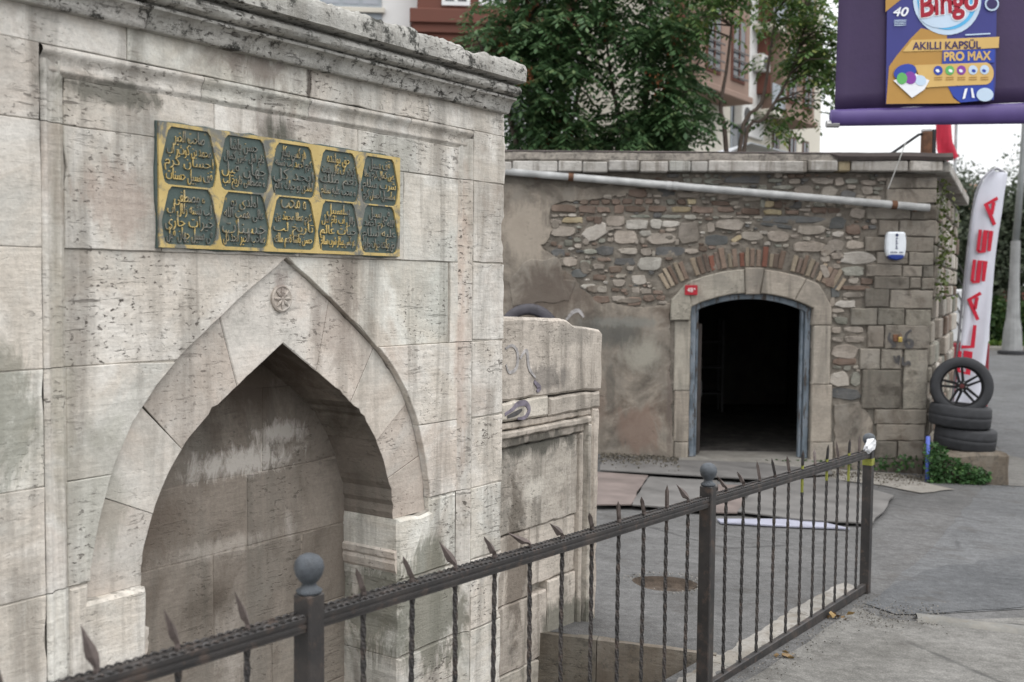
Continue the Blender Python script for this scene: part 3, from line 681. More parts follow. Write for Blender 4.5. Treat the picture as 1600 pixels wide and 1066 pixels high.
# bars, each with a bent spear tip
def spear(rr, an):
    """leaf-shaped flat tip, bent over by an"""
    vs = []; fs = []
    prof = [(0, .0085), (.016, .008), (.030, .012), (.046, .0165), (.066, .0145), (.094, .0075), (.128, .0008)]
    tw = rr.uniform(0, 1)
    for q, (h, w_) in enumerate(prof):
        b = an * max(0, min(1, (h - .008) / .03)); 
        x = math.sin(b) * (h - .012) if h > .012 else 0; z = .012 + math.cos(b) * (h - .012) if h > .012 else h
        d = .7 + .4 * tw
        vs += [Vector((x - w_ * d * math.cos(b), 0, z + w_ * d * math.sin(b))), Vector((x, -.0095 if q < 6 else 0, z)), Vector((x + w_ * d * math.cos(b), 0, z - w_ * d * math.sin(b))), Vector((x, .0095 if q < 6 else 0, z))]
    for q in range(len(prof) - 1):
        for j in range(4): fs.append((q * 4 + j, q * 4 + (j + 1) % 4, (q + 1) * 4 + (j + 1) % 4, (q + 1) * 4 + j))
    return vs, fs
rr = random.Random(3)
LEAN = {0: -.1, 1: -.15, 2: -.35, 3: -.25, 4: -.6, 5: -.55, 6: -.5, 7: -.85}
bars = [POSTS[0] - .214 * k for k in range(1, 9)] + [POSTS[0] + (POSTS[1] - POSTS[0]) * k / 12 for k in range(1, 12)] + [POSTS[1] + (POSTS[2] - POSTS[1]) * k / 12 for k in range(1, 12)]
# tilt of each tip (negative: bent over towards the low end of the fence), first the bars left of the second post
tip1 = [-.42, -.4, -.3, -.3, 0, 0, 0, 0]; tip2 = [-.6, -.65, -.6, -.75, -1.05, -.95, -.8, -.6, -.7, -.35, -.75]; tip3 = [-.8, -.8, -.3, -.4, -.5, -.2, .7, -.3, -.25, -.2, 0]
for k, s_ in enumerate(bars):
    zt, zb_ = rz(s_) + .030, bz(s_) + .01
    m = MB(); n = 70 if s_ > -2 else 40
    m.tube([(s_ + .002 * math.sin(k * 3 + i * .08), 0, zb_ + (zt - zb_) * i / n) for i in range(n + 1)], .0088, 4, True, .42)
    b = m.build('bar', M_FEN, fn)
    an = (tip1 + tip2 + tip3)[k]
    vs, fs = spear(rr, an); m = MB()
    ty = rr.uniform(-.5, .5); R_ = Matrix.Rotation(ty, 3, 'Z')
    m.add([Vector((s_, 0, zt - .006)) + R_ @ (v_ * .9) for v_ in vs], fs)
    tipm = M_TIP if k < 22 or k % 2 else M_FEN
    m.build('spear_tip', tipm, b)
    if k in (24, 26, 28):
        ln = {24: .07, 26: .05, 28: .10}[k]
        m = MB(); m.tube([(s_, 0, zt - .065 - ln), (s_, 0, zt - .06)], .0082, 6); m.build('yellow_paint', M_YEL, b)
        m = MB(); m.tube([(s_, 0, zt - .004), (s_, 0, zt + .018)], .0080, 6); m.build('yellow_paint', M_YEL, b)
# whitewashed kerb that the fence stands behind
kt = frame_thing(FEN, 'fence_kerb', 'chipped whitewashed concrete kerb along the foot of the iron railing', 'kerb')
x = -3.3
for w_ in (1.9, 1.7, 1.3, 1.2, .94):
    vs = []; st = lin(x, x + w_ - .006, .06); pr = [(.035, -.30), (.035, -.04), (.05, -.01), (.12, .0), (.185, -.01), (.2, -.045), (.2, -.42)]
    for s_ in st:
        for (y, z) in pr:
            nz = noise.noise(Vector((s_ * 9, y * 20, z * 10)))
            vs.append((s_, y + .012 * nz, bz(s_) + z + (.013 * nz if z > -.2 else 0)))
    n = len(pr); m = MB(); m.add(vs, [(k * n + i, k * n + i + 1, (k + 1) * n + i + 1, (k + 1) * n + i) for k in range(len(st) - 1) for i in range(n - 1)] + [tuple(range(n)), tuple((len(st) - 1) * n + i for i in range(n))])
    m.build('kerb_length', M_WKERB, kt); x += w_
# crumpled white paper caught on the last post
m = MB(); c = Vector((POSTS[2] - .02, -.02, rz(POSTS[2]) + .062)); rr = random.Random(5)
bm = bmesh.new(); bmesh.ops.create_icosphere(bm, subdivisions=3, radius=1)
for v_ in bm.verts:
    k = .72 + .55 * abs(noise.noise(v_.co * 2.1 + Vector((3, 1, 2))))
    q = Vector((v_.co.x * .082, v_.co.y * .035, v_.co.z * .055)) * k
    v_.co = c + q + Vector((q.z * .3 - .03, 0, q.x * .15))
bm.verts.index_update(); m.add([v_.co.copy() for v_ in bm.verts], [tuple(v_.index for v_ in f.verts) for f in bm.faces]); bm.free()
pp = m.build('crumpled_paper', plain('white_paper', (.56, .57, .585), .6, .08, 20, .5, .01), None)
pp.location = FEN.o; pp.rotation_euler = (0, 0, math.pi / 2 - FEN.th)
tag(pp, 'crumpled white paper stuck behind the end post of the railing', 'paper')

# ================================================================== old stone workshop
def rub(name, stops, **k):
    a = dict(pits=.5, streak=.15, scale=3.5, jit=11, bump=.7, fine=45, tone=.2); a.update(k); return stone(name, stops, **a)
M_RUB = {'W': rub('rubble_white', [(.3, (.30, .277, .245)), (.6, (.47, .445, .405)), (.8, (.35, .322, .284))]),
         'P': rub('rubble_pink', [(.3, (.22, .195, .165)), (.6, (.36, .325, .285)), (.8, (.27, .235, .20))]),
         'G': rub('rubble_green', [(.3, (.16, .165, .14)), (.6, (.29, .29, .255)), (.8, (.2, .2, .17))], lichen=.3),
         'D': rub('rubble_slate', [(.3, (.085, .087, .087)), (.6, (.14, .142, .142)), (.8, (.11, .108, .105))]),
         'B': rub('rubble_brown', [(.3, (.12, .085, .068)), (.6, (.215, .165, .135)), (.8, (.16, .11, .09))]),
         'Y': rub('rubble_yellow', [(.3, (.30, .24, .15)), (.6, (.43, .37, .25)), (.8, (.34, .27, .17))])}
M_QUO = rub('quoin_stone', [(.36, (.11, .098, .083)), (.47, (.225, .202, .172)), (.55, (.20, .183, .155)), (.65, (.13, .112, .094))], streak=.85, tone=.28, scale=3.0, pits=.8)
M_BRK = {k: rub('arch_brick_' + k, [(.3, tuple(x * .75 for x in c)), (.7, c)], tone=.25) for k, c in
         dict(brown=(.225, .17, .135), pale=(.33, .275, .21), red=(.25, .115, .085), dull=(.185, .145, .12)).items()}
M_MORT = rub('rubble_mortar', [(.3, (.125, .114, .098)), (.55, (.205, .187, .16)), (.8, (.15, .142, .122))], streak=.3, jit=0, bump=1.0, lichen=.3)
STP = [(.55, 1.5, .75, .5, .85, (.115, .095, .08), .3, 3), (.95, .15, .5, .5, .55, (.22, .17, .14), .5, 2.5), (1.7, -.1, .4, .45, .7, (.19, .135, .11), .3, 3), (1.1, 1.08, .9, .26, .85, (.105, .105, .097), .5, 3), (1.78, .80, .42, .30, .8, (.30, .29, .25), .5, 2.5),
       (.3, 2.35, .55, .45, .7, (.33, .295, .25), .2, 3), (1.35, .35, .1, .5, .6, (.10, .095, .085), .2, 5), (2.1, .3, .06, .9, .6, (.12, .10, .09), .2, 5), (1.5, 1.22, .7, .1, .6, (.19, .195, .18), .3, 5)]
M_PLA = stone('old_plaster', [(.36, (.095, .085, .073)), (.45, (.17, .152, .13)), (.53, (.262, .234, .198)), (.62, (.13, .108, .09))], pits=.5, streak=.85, scale=1.5, jit=0, bump=.55, fine=30, stains=STP, grain=(1, 1, .3))
M_DSTONE = rub('door_surround_stone', [(.25, (.27, .245, .21)), (.5, (.38, .345, .295)), (.75, (.31, .27, .23))], streak=.7, scale=2.4, tone=.12, pits=.7)
M_BLUE = None
t = NT('blue_grey_paint', .6, .3); v = t.vec(jitter=4)
c = t.ramp(t.noise(v, 4, 6, .6), [(.35, (.10, .125, .15)), (.5, (.175, .21, .245)), (.65, (.23, .255, .285))])
c = t.mix(t.mr(t.noise(t.vec((6, 6, 1)), 4, 7, .7), .54, .60), c, (.07, .055, .045)); M_BLUE = t.out(c, t.bump(t.noise(v, 60, 3, .6), .3, .004))
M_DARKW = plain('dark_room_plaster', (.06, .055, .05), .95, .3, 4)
M_RUST = plain('rusty_steel', (.13, .065, .038), .85, .45, 18, .5)
M_PIPE = plain('grey_white_pipe', (.40, .405, .40), .5, .28, 5, .2)
ws = frame_thing(FAC, 'stone_workshop', 'old flat-roofed stone workshop with peeling plaster and a dark arched doorway', 'workshop')
A = FAC.at
def pol(px, d=0): return [A(x, y, d) for x, y in px]
DL, DR = A(1077, 600)[0], A(1267, 600)[0]; DC = (DL + DR) / 2; BZ = -.9; DT, DS = 1.60, 1.42
hw = (DR - DL) / 2; rise = DT - DS; RD = (hw * hw + rise * rise) / (2 * rise); CZ = DT - RD
def arc(r, a0, a1, n): return [(DC + r * math.sin(a0 + (a1 - a0) * k / n), CZ + r * math.cos(a0 + (a1 - a0) * k / n)) for k in range(n + 1)]
ad = math.asin(hw / RD)
XE = A(1455, 500)[0]; XE_T = A(1468, 280)[0]; XL = -2.6; TOPZ = 3.11
m = MB(); m.prism([(XL, BZ), (DL, BZ), (DL, DS)] + arc(RD, -ad, ad, 12)[1:-1] + [(DR, DS), (DR, BZ), (XE - .03, BZ), (XE_T - .05, TOPZ), (XL, TOPZ)], .0, .55, .002); m.build('wall_core', M_MORT, ws)
# plaster skin with broken edges
pl = [(700, 284), (930, 292), (1000, 288), (985, 300), (930, 312), (880, 316), (862, 324), (857, 338), (862, 362), (852, 378), (843, 386), (850, 394), (866, 398), (872, 420), (900, 432), (905, 452), (925, 462), (940, 474), (1000, 478), (1046, 476), (1048, 600), (1050, 714), (1050, 760), (700, 760)]
m = MB(); m.prism(rough(rough(pol(pl), .14, .03, 3), .035, .012, 8), -.034, .01, .006); m.build('plaster', M_PLA, ws)
m = MB(); m.prism(rough(pol([(1303, 632), (1340, 628), (1352, 640), (1364, 660), (1362, 690), (1366, 770), (1303, 770)]), .08, .012, 4), -.032, .01, .01); m.build('plaster', M_PLA, ws)
m = MB(); m.prism(rough(pol([(822, 408), (872, 402), (882, 436), (900, 440), (890, 470), (800, 478), (795, 440)]), .08, .02, 9), -.044, -.03, .008); m.build('plaster', M_PLA, ws)
rp_ = random.Random(77)
for (x, y, w_, h_) in ((880, 410, 26, 12), (915, 420, 18, 22), (930, 452, 26, 12), (985, 470, 40, 9), (900, 322, 24, 8), (868, 350, 14, 16), (1330, 430, 12, 14), (1290, 395, 16, 10), (1215, 300, 30, 8), (1120, 285, 26, 7), (960, 300, 26, 9)):
    m = MB(); m.prism(rough([A(x + w_ * .5 * math.cos(a) * rp_.uniform(.7, 1.2), y + h_ * .5 * math.sin(a) * rp_.uniform(.7, 1.2)) for a in [2 * math.pi * k / 9 for k in range(9)]], .04, .012, x), -.03 - .008 * rp_.random(), .02, .008); m.build('plaster', M_PLA, ws)
# lumpy mortar between the stones
gx, gz_ = lin(.35, XE - .06, .032), lin(.15, TOPZ - .02, .032); vs = []; fs = []; nz_ = len(gz_)
for x in gx:
    for z in gz_: vs.append((x, -.006 - .030 * max(-.35, noise.noise(Vector((x * 7, 0, z * 9)))) - .016 * noise.noise(Vector((x * 23, 5, z * 26))), z))
for i in range(len(gx) - 1):
    for j in range(nz_ - 1):
        cx, cz_ = (gx[i] + gx[i + 1]) / 2, (gz_[j] + gz_[j + 1]) / 2
        if DL - .03 < cx < DR + .03 and (cz_ < DS or math.hypot(cx - DC, cz_ - CZ) < RD + .03): continue
        fs.append((i * nz_ + j, (i + 1) * nz_ + j, (i + 1) * nz_ + j + 1, i * nz_ + j + 1))
m = MB(); m.add(vs, fs); m.build('mortar', M_MORT, ws, smooth=True)
# every stone, brick and slate of the bare masonry
placed = []
def pebble(cx, cz, w_, h_, kind, rot=0.0, name='stone', sq=.62, proud=.034, mat=None):
    rr = random.Random(len(placed) * 7 + 1); n = 10
    ring = []
    for k in range(n):
        a = 2 * math.pi * (k + .5 + rr.uniform(-.3, .3)) / n; ca, sa = math.cos(a), math.sin(a)
        x = math.copysign(abs(ca) ** sq, ca) * w_ / 2 * rr.uniform(.76, 1.1); z = math.copysign(abs(sa) ** sq, sa) * h_ / 2 * rr.uniform(.76, 1.1)
        ring.append((x * math.cos(rot) - z * math.sin(rot), x * math.sin(rot) + z * math.cos(rot)))
    p = proud * rr.uniform(.75, 1.2); q = .90 if h_ > .1 else .82; tz, tx = rr.uniform(-.25, .25), rr.uniform(-.2, .2)
    vs = [(x, .03, z) for x, z in ring] + [(x * .99, -p * .55, z * .99) for x, z in ring] + [(x * q + rr.uniform(-.004, .004), -p * (1 + tx * x / w_ + tz * z / h_) * rr.uniform(.9, 1.12), z * q + rr.uniform(-.004, .004)) for x, z in ring] + [(rr.uniform(-.2, .2) * w_ * .3, -p * 1.04, 0)]
    fs = [(r * n + k, r * n + (k + 1) % n, (r + 1) * n + (k + 1) % n, (r + 1) * n + k) for r in (0, 1) for k in range(n)] + [(2 * n + k, 2 * n + (k + 1) % n, 3 * n) for k in range(n)]
    me = mesh(vs, fs, name=name); o = link(name, me, mat or M_RUB[kind], ws, (cx, 0, cz)); placed.append((cx, cz, w_, h_)); return o
ZA = ((850, 260, .15), """110,515,80,30,P 200,512,90,25,P 295,510,90,28,W 125,580,120,55,P 300,562,215,70,Y 480,548,80,45,B 565,565,80,80,B 740,570,220,95,P 200,680,250,100,P 365,635,60,22,G
535,685,270,150,W,-.5 680,650,110,45,P 765,640,100,30,P 845,740,230,130,P 970,605,260,100,W 1165,600,120,110,W 1315,600,180,70,W 1055,700,130,60,W 1230,755,280,110,P 1500,690,210,235,P 1525,530,120,50,W 1380,790,50,60,P
250,800,100,60,G 435,785,70,60,P 600,775,80,50,G 690,765,60,50,P 690,712,50,30,P 960,785,40,50,P 1025,780,50,60,P 640,880,200,90,D 480,890,130,50,G 880,885,210,70,P 1060,890,120,80,P 1140,910,40,60,P 1320,885,300,100,D
1530,885,150,50,P 1100,1010,270,140,W 430,1010,100,60,G 570,1045,130,60,P 840,990,200,80,D 620,970,150,40,B 800,290,120,60,P 965,275,200,90,B 1095,305,50,40,P 1180,312,100,25,P 1490,300,230,60,P 660,320,100,50,P 690,200,90,25,P
415,375,90,50,B 530,378,110,45,B 645,372,90,50,B 750,368,90,55,B 865,365,100,60,B 985,372,90,60,B 1090,368,90,50,B 1175,372,55,50,P 1320,372,100,55,G 1430,372,90,55,B 1540,370,100,55,Y 200,440,290,80,B 450,450,180,78,B 620,455,140,60,B
780,445,100,80,B 950,445,200,60,B 1180,445,210,65,B 1420,452,200,55,Y 1570,445,70,60,B 1000,520,200,30,G 1330,525,200,40,G 1280,285,180,60,D 1230,240,120,40,D""")
ZB = ((1080, 260, .15), """200,640,80,100,P 400,610,280,100,P 590,590,70,25,W 640,730,240,90,P 755,690,90,35,W,.15 900,730,220,110,P 1245,665,300,100,P 1060,555,640,62,D 880,618,380,40,D,.12 270,770,250,100,D 465,760,125,50,Y,-.6 1520,590,170,120,D
1200,840,330,120,P 1500,830,180,120,P 1080,730,100,35,P 1200,755,90,40,P 1380,920,60,40,P 1530,910,60,60,P 370,530,170,28,P 540,530,140,24,P 690,535,90,24,P 330,320,110,70,P 200,300,120,30,P 450,318,130,35,P 40,300,90,80,P
620,345,200,45,P 810,395,100,60,Y 900,400,100,70,B 740,390,55,75,G 1090,400,130,80,D 1185,455,120,32,P 620,470,200,65,B 850,480,200,55,Y 1050,480,150,40,B 300,385,200,45,B 450,385,100,45,P 130,455,240,65,B 350,450,180,55,B
60,150,110,60,G 230,160,200,60,G 550,140,380,80,D 870,150,150,40,G 1070,160,130,50,P 1360,155,230,70,P 1535,160,100,80,P 1180,255,200,90,P 1430,270,180,110,P 740,225,100,60,G 950,220,220,36,G 560,215,80,32,G 1330,460,170,60,B 1480,460,120,50,B
1330,400,120,50,G 1250,560,100,40,D""")
ZC = ((1280, 370, .1595), """345,80,160,90,P 380,210,330,120,W 165,290,80,40,P 330,340,230,90,G 330,435,100,60,P 455,440,120,60,B 340,500,280,45,B 320,570,210,50,P 260,655,210,70,W 155,540,90,120,D 125,640,45,90,P 180,725,120,42,P 145,775,50,32,P 215,820,140,70,G
165,915,100,60,P 345,910,200,60,P 345,1005,200,65,P 175,1005,110,50,P 50,340,70,140,P,-.4 100,450,90,80,B 90,120,120,90,P 170,190,120,60,P 60,220,90,60,P""")
ZD = ((1280, 480, .2626), "150,262,150,80,P 150,325,150,38,B 120,430,120,85,W 215,430,60,80,G 150,515,180,66,D")
for (ox, oy, sc), txt in (ZA, ZB, ZC, ZD):
    for it in txt.split():
        q = it.split(','); x, y, w_, h_ = map(float, q[:4]); rot = float(q[5]) if len(q) > 5 else 0.0
        cx, cz = A(ox + x * sc, oy + y * sc); k = 13.75 / FPX * sc
        pebble(cx, cz, w_ * k * 1.08, h_ * k * 1.12, q[4], -rot, sq=.45 if q[4] in 'BDY' else .62, proud=.02 if q[4] == 'D' else .034)
# quoins (squared corner stones)
QU = [(1383, 278, 1462, 295), (1383, 296, 1462, 318), (1352, 326, 1421, 343), (1422, 321, 1463, 344), (1371, 345, 1402, 368), (1403, 345, 1462, 370), (1350, 371, 1385, 393), (1386, 371, 1457, 394), (1369, 395, 1417, 413), (1418, 395, 1457, 415),
      (1352, 414, 1407, 432), (1408, 416, 1439, 433), (1440, 416, 1457, 434), (1364, 433, 1419, 452), (1420, 434, 1437, 451), (1438, 435, 1458, 452), (1350, 451, 1388, 480), (1389, 454, 1456, 482), (1328, 482, 1369, 508), (1370, 482, 1412, 508), (1413, 484, 1453, 510),
      (1354, 509, 1380, 543), (1381, 509, 1450, 545), (1342, 545, 1374, 577), (1375, 546, 1408, 577), (1345, 578, 1406, 638), (1409, 546, 1448, 639), (1364, 640, 1446, 662), (1368, 663, 1444, 688), (1366, 689, 1400, 716), (1401, 689, 1442, 718), (1366, 717, 1441, 765)]
for k, (x0, y0, x1, y1) in enumerate(QU):
    p0, p1 = A(x0, y1), A(x1, y0); m = MB(); m.prism(rough([(p0[0], p0[1]), (p1[0], p0[1] + .004), (p1[0], p1[1]), (p0[0], p1[1])], .07, .006, k), -.045 - .012 * random.random(), .05, .012)
    m.build('quoin_stone', M_QUO, ws)
    placed.append(((p0[0] + p1[0]) / 2, (p0[1] + p1[1]) / 2, p1[0] - p0[0], p1[1] - p0[1]))
# relieving arch of bricks
rb = RD + .335; n = 33; rr = random.Random(11)
for k in range(n):
    a = -.56 + 1.12 * (k + .5) / n; L = .245 * rr.uniform(.70, 1.08); w_ = 1.12 / n * (rb + .13) * rr.uniform(.6, .92); a += rr.uniform(-.006, .006)
    if k in (5, 22): continue
    col = rr.choice(['brown', 'brown', 'dull', 'pale', 'pale', 'brown', 'dull']) if k not in (14, 18, 9) else 'red'
    m = MB(); m.prism(rough([(-w_ / 2 * .94, 0), (w_ / 2 * .94, 0), (w_ / 2, L), (-w_ / 2, L)], .08, .006, k), -.024 - .014 * rr.random(), .03, .008)
    o = m.build('brick', M_BRK[col], ws, (DC + rb * math.sin(a), 0, CZ + rb * math.cos(a))); o.rotation_euler = (0, a, 0)
def in_arch(x, z):
    r = math.hypot(x - DC, z - CZ); return r < rb + .28 and abs(math.atan2(x - DC, z - CZ)) < .60
# small packing stones in what is left of the rubble field
field = pol([(866, 326), (900, 316), (985, 302), (1005, 284), (1040, 274), (1380, 274), (1380, 345), (1350, 370), (1350, 470), (1326, 500), (1345, 560), (1340, 625), (1304, 625), (1302, 480), (1046, 474), (945, 474), (910, 440), (880, 405), (862, 385)])
rr = random.Random(21); cnt = 0
xs = [p[0] for p in field]; zs = [p[1] for p in field]
for tries, (wa, wb) in ((2500, (.14, .24)), (5000, (.08, .15)), (7000, (.045, .09))):
    for _ in range(tries):
        if cnt >= 190: break
        w_ = rr.uniform(wa, wb); h_ = w_ * rr.uniform(.35, .75); x, z = rr.uniform(min(xs), max(xs)), rr.uniform(min(zs), max(zs))
        if not inside((x, z), field) or in_arch(x, z): continue
        if any(abs(x - a) < (w_ + b) * .46 and abs(z - c) < (h_ + d_) * .46 for a, c, b, d_ in placed): continue
        pebble(x, z, w_, h_, rr.choice('PPPGBBWD' if z < 2.75 else 'GGDPPB')); cnt += 1
# dressed stones round the doorway
ro = RD + .30; a1 = math.asin(min(.99, (hw + .06) / ro))
def dstone(poly, name='surround_stone', y=-.05): m = MB(); m.prism(rough(poly, .09, .004, len(poly)), y, .3, .012); m.build(name, M_DSTONE, ws)
ka = .055
dstone(arc(ro, -a1, -ka, 10) + arc(RD, -ka, -ad, 10))
dstone(arc(ro + .02, -ka + .004, ka + .012, 2) + arc(RD - .015, ka - .006, -ka + .004, 2), 'keystone', -.075)
dstone(arc(ro, ka + .014, a1 * .80, 8) + arc(RD, a1 * .74, ka, 8))
dstone(arc(ro, a1 * .805, a1, 3) + [A(1298, 478), A(1298, 508), A(1267, 508)] + arc(RD, ad, a1 * .745, 3))
dstone([A(1047, 500), A(1077, 500), (DL, DS)] + arc(RD, -ad, -ad * .99, 1)[1:] + arc(ro, -a1 * .99, -a1, 1) + [A(1048, 468)], y=-.08)
for (x0, y0, x1, y1) in ((1266, 509, 1297, 600), (1266, 601, 1299, 690), (1266, 691, 1300, 770)):
    p0, p1 = A(x0, y1), A(x1, y0); dstone([(DR, p0[1]), (p1[0], p0[1]), (p1[0], p1[1]), (DR, p1[1])])
for (y0, y1) in ((501, 610), (611, 690), (691, 770)):
    p0, p1 = A(1052, y1), A(1076, y0); dstone([(p0[0], p0[1]), (DL, p0[1]), (DL, p1[1]), (p0[0], p1[1])], y=-.03)
# blue timber door frame, open leaf, step
SZ = A(1170, 716)[1]
m = MB(); m.prism(arc(RD - .005, -ad * .985, ad * .985, 14) + arc(RD - .075, ad * .985, -ad * .985, 14), .06, .16, .006); m.build('door_head', M_BLUE, ws)
for x0, x1, yy in ((DL + .008, DL + .078, .05), (DL + .084, DL + .115, .1), (DR - .075, DR - .008, .05), (DR - .115, DR - .081, .1)):
    m = MB(); m.bbox(x0, x1, yy, yy + .1, SZ, DS + .03, .008); m.build('door_jamb', M_BLUE, ws)
lf = MB(); lf.bbox(DL + .13, DL + .18, .22, .98, SZ + .02, 1.2, .006); lf = lf.build('door_leaf', plain('dark_timber', (.06, .05, .045), .8, .3, 6), ws)
m = MB(); m.bbox(DL + .165, DL + .20, .25, .33, SZ + .75, SZ + .95, .004); m.build('lock', plain('black_lock', (.02, .02, .02), .5), lf)
m = MB(); m.bbox(DL - .55, DR + .1, -.55, .6, SZ - .3, SZ, .02); m.build('door_step', M_CONC, ws)
# dark room behind the door
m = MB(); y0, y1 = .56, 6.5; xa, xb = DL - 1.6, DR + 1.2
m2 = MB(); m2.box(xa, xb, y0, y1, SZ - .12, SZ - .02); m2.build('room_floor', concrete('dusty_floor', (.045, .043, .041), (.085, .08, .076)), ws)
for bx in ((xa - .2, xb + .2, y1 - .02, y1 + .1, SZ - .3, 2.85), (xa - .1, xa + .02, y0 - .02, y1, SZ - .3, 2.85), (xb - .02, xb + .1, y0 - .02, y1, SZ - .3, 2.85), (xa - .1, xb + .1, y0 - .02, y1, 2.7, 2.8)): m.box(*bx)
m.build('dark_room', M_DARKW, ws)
rk_ = thing('storage_rack', 'dark storage rack barely visible inside the doorway', 'rack', FAC.w(DC + .05, 5.2, SZ - .02), math.pi / 2 - FAC.th)
M_RK = plain('dull_steel', (.10, .10, .10), .6)
for x_ in (-.5, .5):
    for y_ in (0, .4): m = MB(); m.bbox(x_ - .02, x_ + .02, y_ - .02, y_ + .02, 0, 1.6, .003); m.build('upright', M_RK, rk_)
for z_ in (.3, .75, 1.2): m = MB(); m.bbox(-.5, .5, -.02, .42, z_, z_ + .03, .004); m.build('shelf', M_RK, rk_)
M_BX = plain('pale_carton', (.34, .33, .3), .8, .1)
for x_, z_, w_, nm in ((-.1, .332, .3, 'low'), (.02, .782, .26, 'middle'), (-.02, 1.232, .22, 'top')):
    p_ = FAC.w(DC + .05 + x_, 5.4, SZ - .02 + z_); m = MB(); m.bbox(-w_ / 2, w_ / 2, -.12, .12, 0, .16, .006); o = m.build('carton', M_BX); o.location = p_; tag(o, 'pale carton on the %s shelf of the rack inside the doorway' % nm, 'box')
# eaves course of dressed slabs, mortar bed and roofing felt
M_EAV = rub('eaves_stone', [(.3, (.31, .30, .275)), (.6, (.48, .465, .44)), (.8, (.36, .345, .315))], streak=.9, tone=.15, scale=2)
M_BED = rub('parapet_mortar', [(.3, (.11, .105, .095)), (.5, (.30, .28, .25)), (.7, (.15, .14, .13))], streak=.4, scale=6, jit=0, lichen=.6)
M_FELT = plain('brown_roofing_felt', (.065, .052, .048), .8, .35, 4, .6, .01)
cuts = [700, 800, 872, 910, 950, 1000, 1045, 1080, 1107, 1262, 1310, 1330, 1420, 1474]
for x0, x1 in zip(cuts, cuts[1:]):
    p0, p1 = A(x0 + .6, 268, -.16), A(x1 - .6, 252, -.16); m = MB(); dz = random.uniform(-.01, .01)
    m.bbox(p0[0], p1[0], -.16 + random.uniform(-.012, .012), .5, p0[1] + dz, p1[1] + dz, .012); m.build('eaves_slab', M_EAV if x0 != 1310 else M_RUB['Y'], ws)
vs = []; pr = [(-.12, 3.21), (-.14, 3.24), (-.13, 3.315), (-.09, 3.345), (.6, 3.35)]; st = lin(-1.2, 4.35, .06)
for s_ in st:
    for (y, z) in pr: nz = noise.noise(Vector((s_ * 5, y * 9, z * 12))); vs.append((s_, y + .025 * nz, z + .02 * nz))
k = len(pr); m = MB(); m.add(vs, [(i * k + j, i * k + j + 1, (i + 1) * k + j + 1, (i + 1) * k + j) for i in range(len(st) - 1) for j in range(k - 1)]); m.build('parapet_bed', M_BED, ws)
vs = []; pr = [(-.17, 3.255), (-.18, 3.30), (-.15, 3.35), (.0, 3.365), (3, 3.39)]; st = lin(-1.2, 5.5, .1)
for s_ in st:
    for (y, z) in pr:
        nz = noise.noise(Vector((s_ * 2.5, y * 4, 3))); thick = 1 if s_ > 4.0 else 0
        vs.append((s_, y + .02 * nz + (0 if thick else .05), max(z, 3.335 + .015 * nz) if not thick else z + .012 * nz))
k = len(pr); m = MB(); m.add(vs, [(i * k + j, i * k + j + 1, (i + 1) * k + j + 1, (i + 1) * k + j) for i in range(len(st) - 1) for j in range(k - 1)]); m.build('roof_felt', M_FELT, ws)
m = MB(); m.box(XL, 5.35, .45, 5.2, 2.9, 3.2); m.build('roof', M_FELT, ws)
# side wall running back from the corner
SD = Frame(FAC.w(XE + .02, .02), math.atan(787 / 1700)); dth = SD.th - FAC.th
sw = bpy.data.objects.new('side_wall', None)
def onside(a, d, z): w_ = SD.w(a, d, z) - FAC.o; return Vector((w_.dot(FAC.ex), w_.dot(FAC.ey), z))
def sblock(name, a0, a1, d0, d1, z0, z1, mat, bev=.012):
    m = MB(); m.bbox(a0, a1, d0, d1, z0, z1, bev); m.v = [onside(v_.x, v_.y, v_.z) for v_ in m.v]; return m.build(name, mat, ws)
m = MB(); m.v = [onside(a, d, z) for a, d, z in ((.0, .05, BZ), (5.6, .05, BZ), (5.6, .5, BZ), (.3, .5, BZ), (.0, .05, TOPZ), (5.6, .05, TOPZ), (5.6, .5, TOPZ), (.3, .5, TOPZ))]
m.f = [(0, 1, 5, 4), (1, 2, 6, 5), (2, 3, 7, 6), (3, 0, 4, 7), (4, 5, 6, 7), (0, 3, 2, 1)]; m.build('side_wall_core', M_MORT, ws)
rr = random.Random(31); z = BZ + .1
while z < TOPZ - .2:
    h_ = rr.uniform(.14, .3); a = -.02
    while a < 5.5:
        w_ = rr.uniform(.25, .6)
        if rr.random() < .85: sblock('side_stone', a, min(a + w_ - .02, 5.6), -.02 + rr.uniform(-.02, .03), .1, z, z + h_ - .02, M_RUB[rr.choice('PPGBWP')] if a > .4 else M_QUO, .02)
        a += w_
    z += h_
for k in range(7): sblock('eaves_slab', -.12 + k * .82, -.12 + k * .82 + .81, -.16, .3, 3.11 - .002 * k, 3.24, M_EAV)
sblock('roof_felt', -.1, 5.7, -.1, .4, 3.245, 3.31, M_FELT)
# drain pipe sloping across the front
pa, pb = A(770, 266, -.12), A(1452, 325, -.12)
pp = thing('drain_pipe', 'long sloping white plastic pipe under the eaves of the stone workshop', 'pipe', FAC.o, math.pi / 2 - FAC.th)
def along(u, r=0): return Vector((pa[0] + (pb[0] - pa[0]) * u, -.12, pa[1] + (pb[1] - pa[1]) * u))
m = MB(); m.tube([along(0), along(.3), along(.6), along(1)], .047, 14); m.build('pipe_run', M_PIPE, pp, smooth=True)
for u in (.18, .405, .42, .92): m = MB(); m.tube([along(u - .006), along(u + .006)], .053, 14); m.build('coupling', M_PIPE if u != .18 and u != .92 else M_RUST, pp)
for u in (.1, .42, .7, .97):
    p = along(u); m = MB(); m.bbox(p.x - .015, p.x + .015, -.12, .03, p.z - .055, p.z + .055, .004); m.build('bracket', M_RUST, pp)
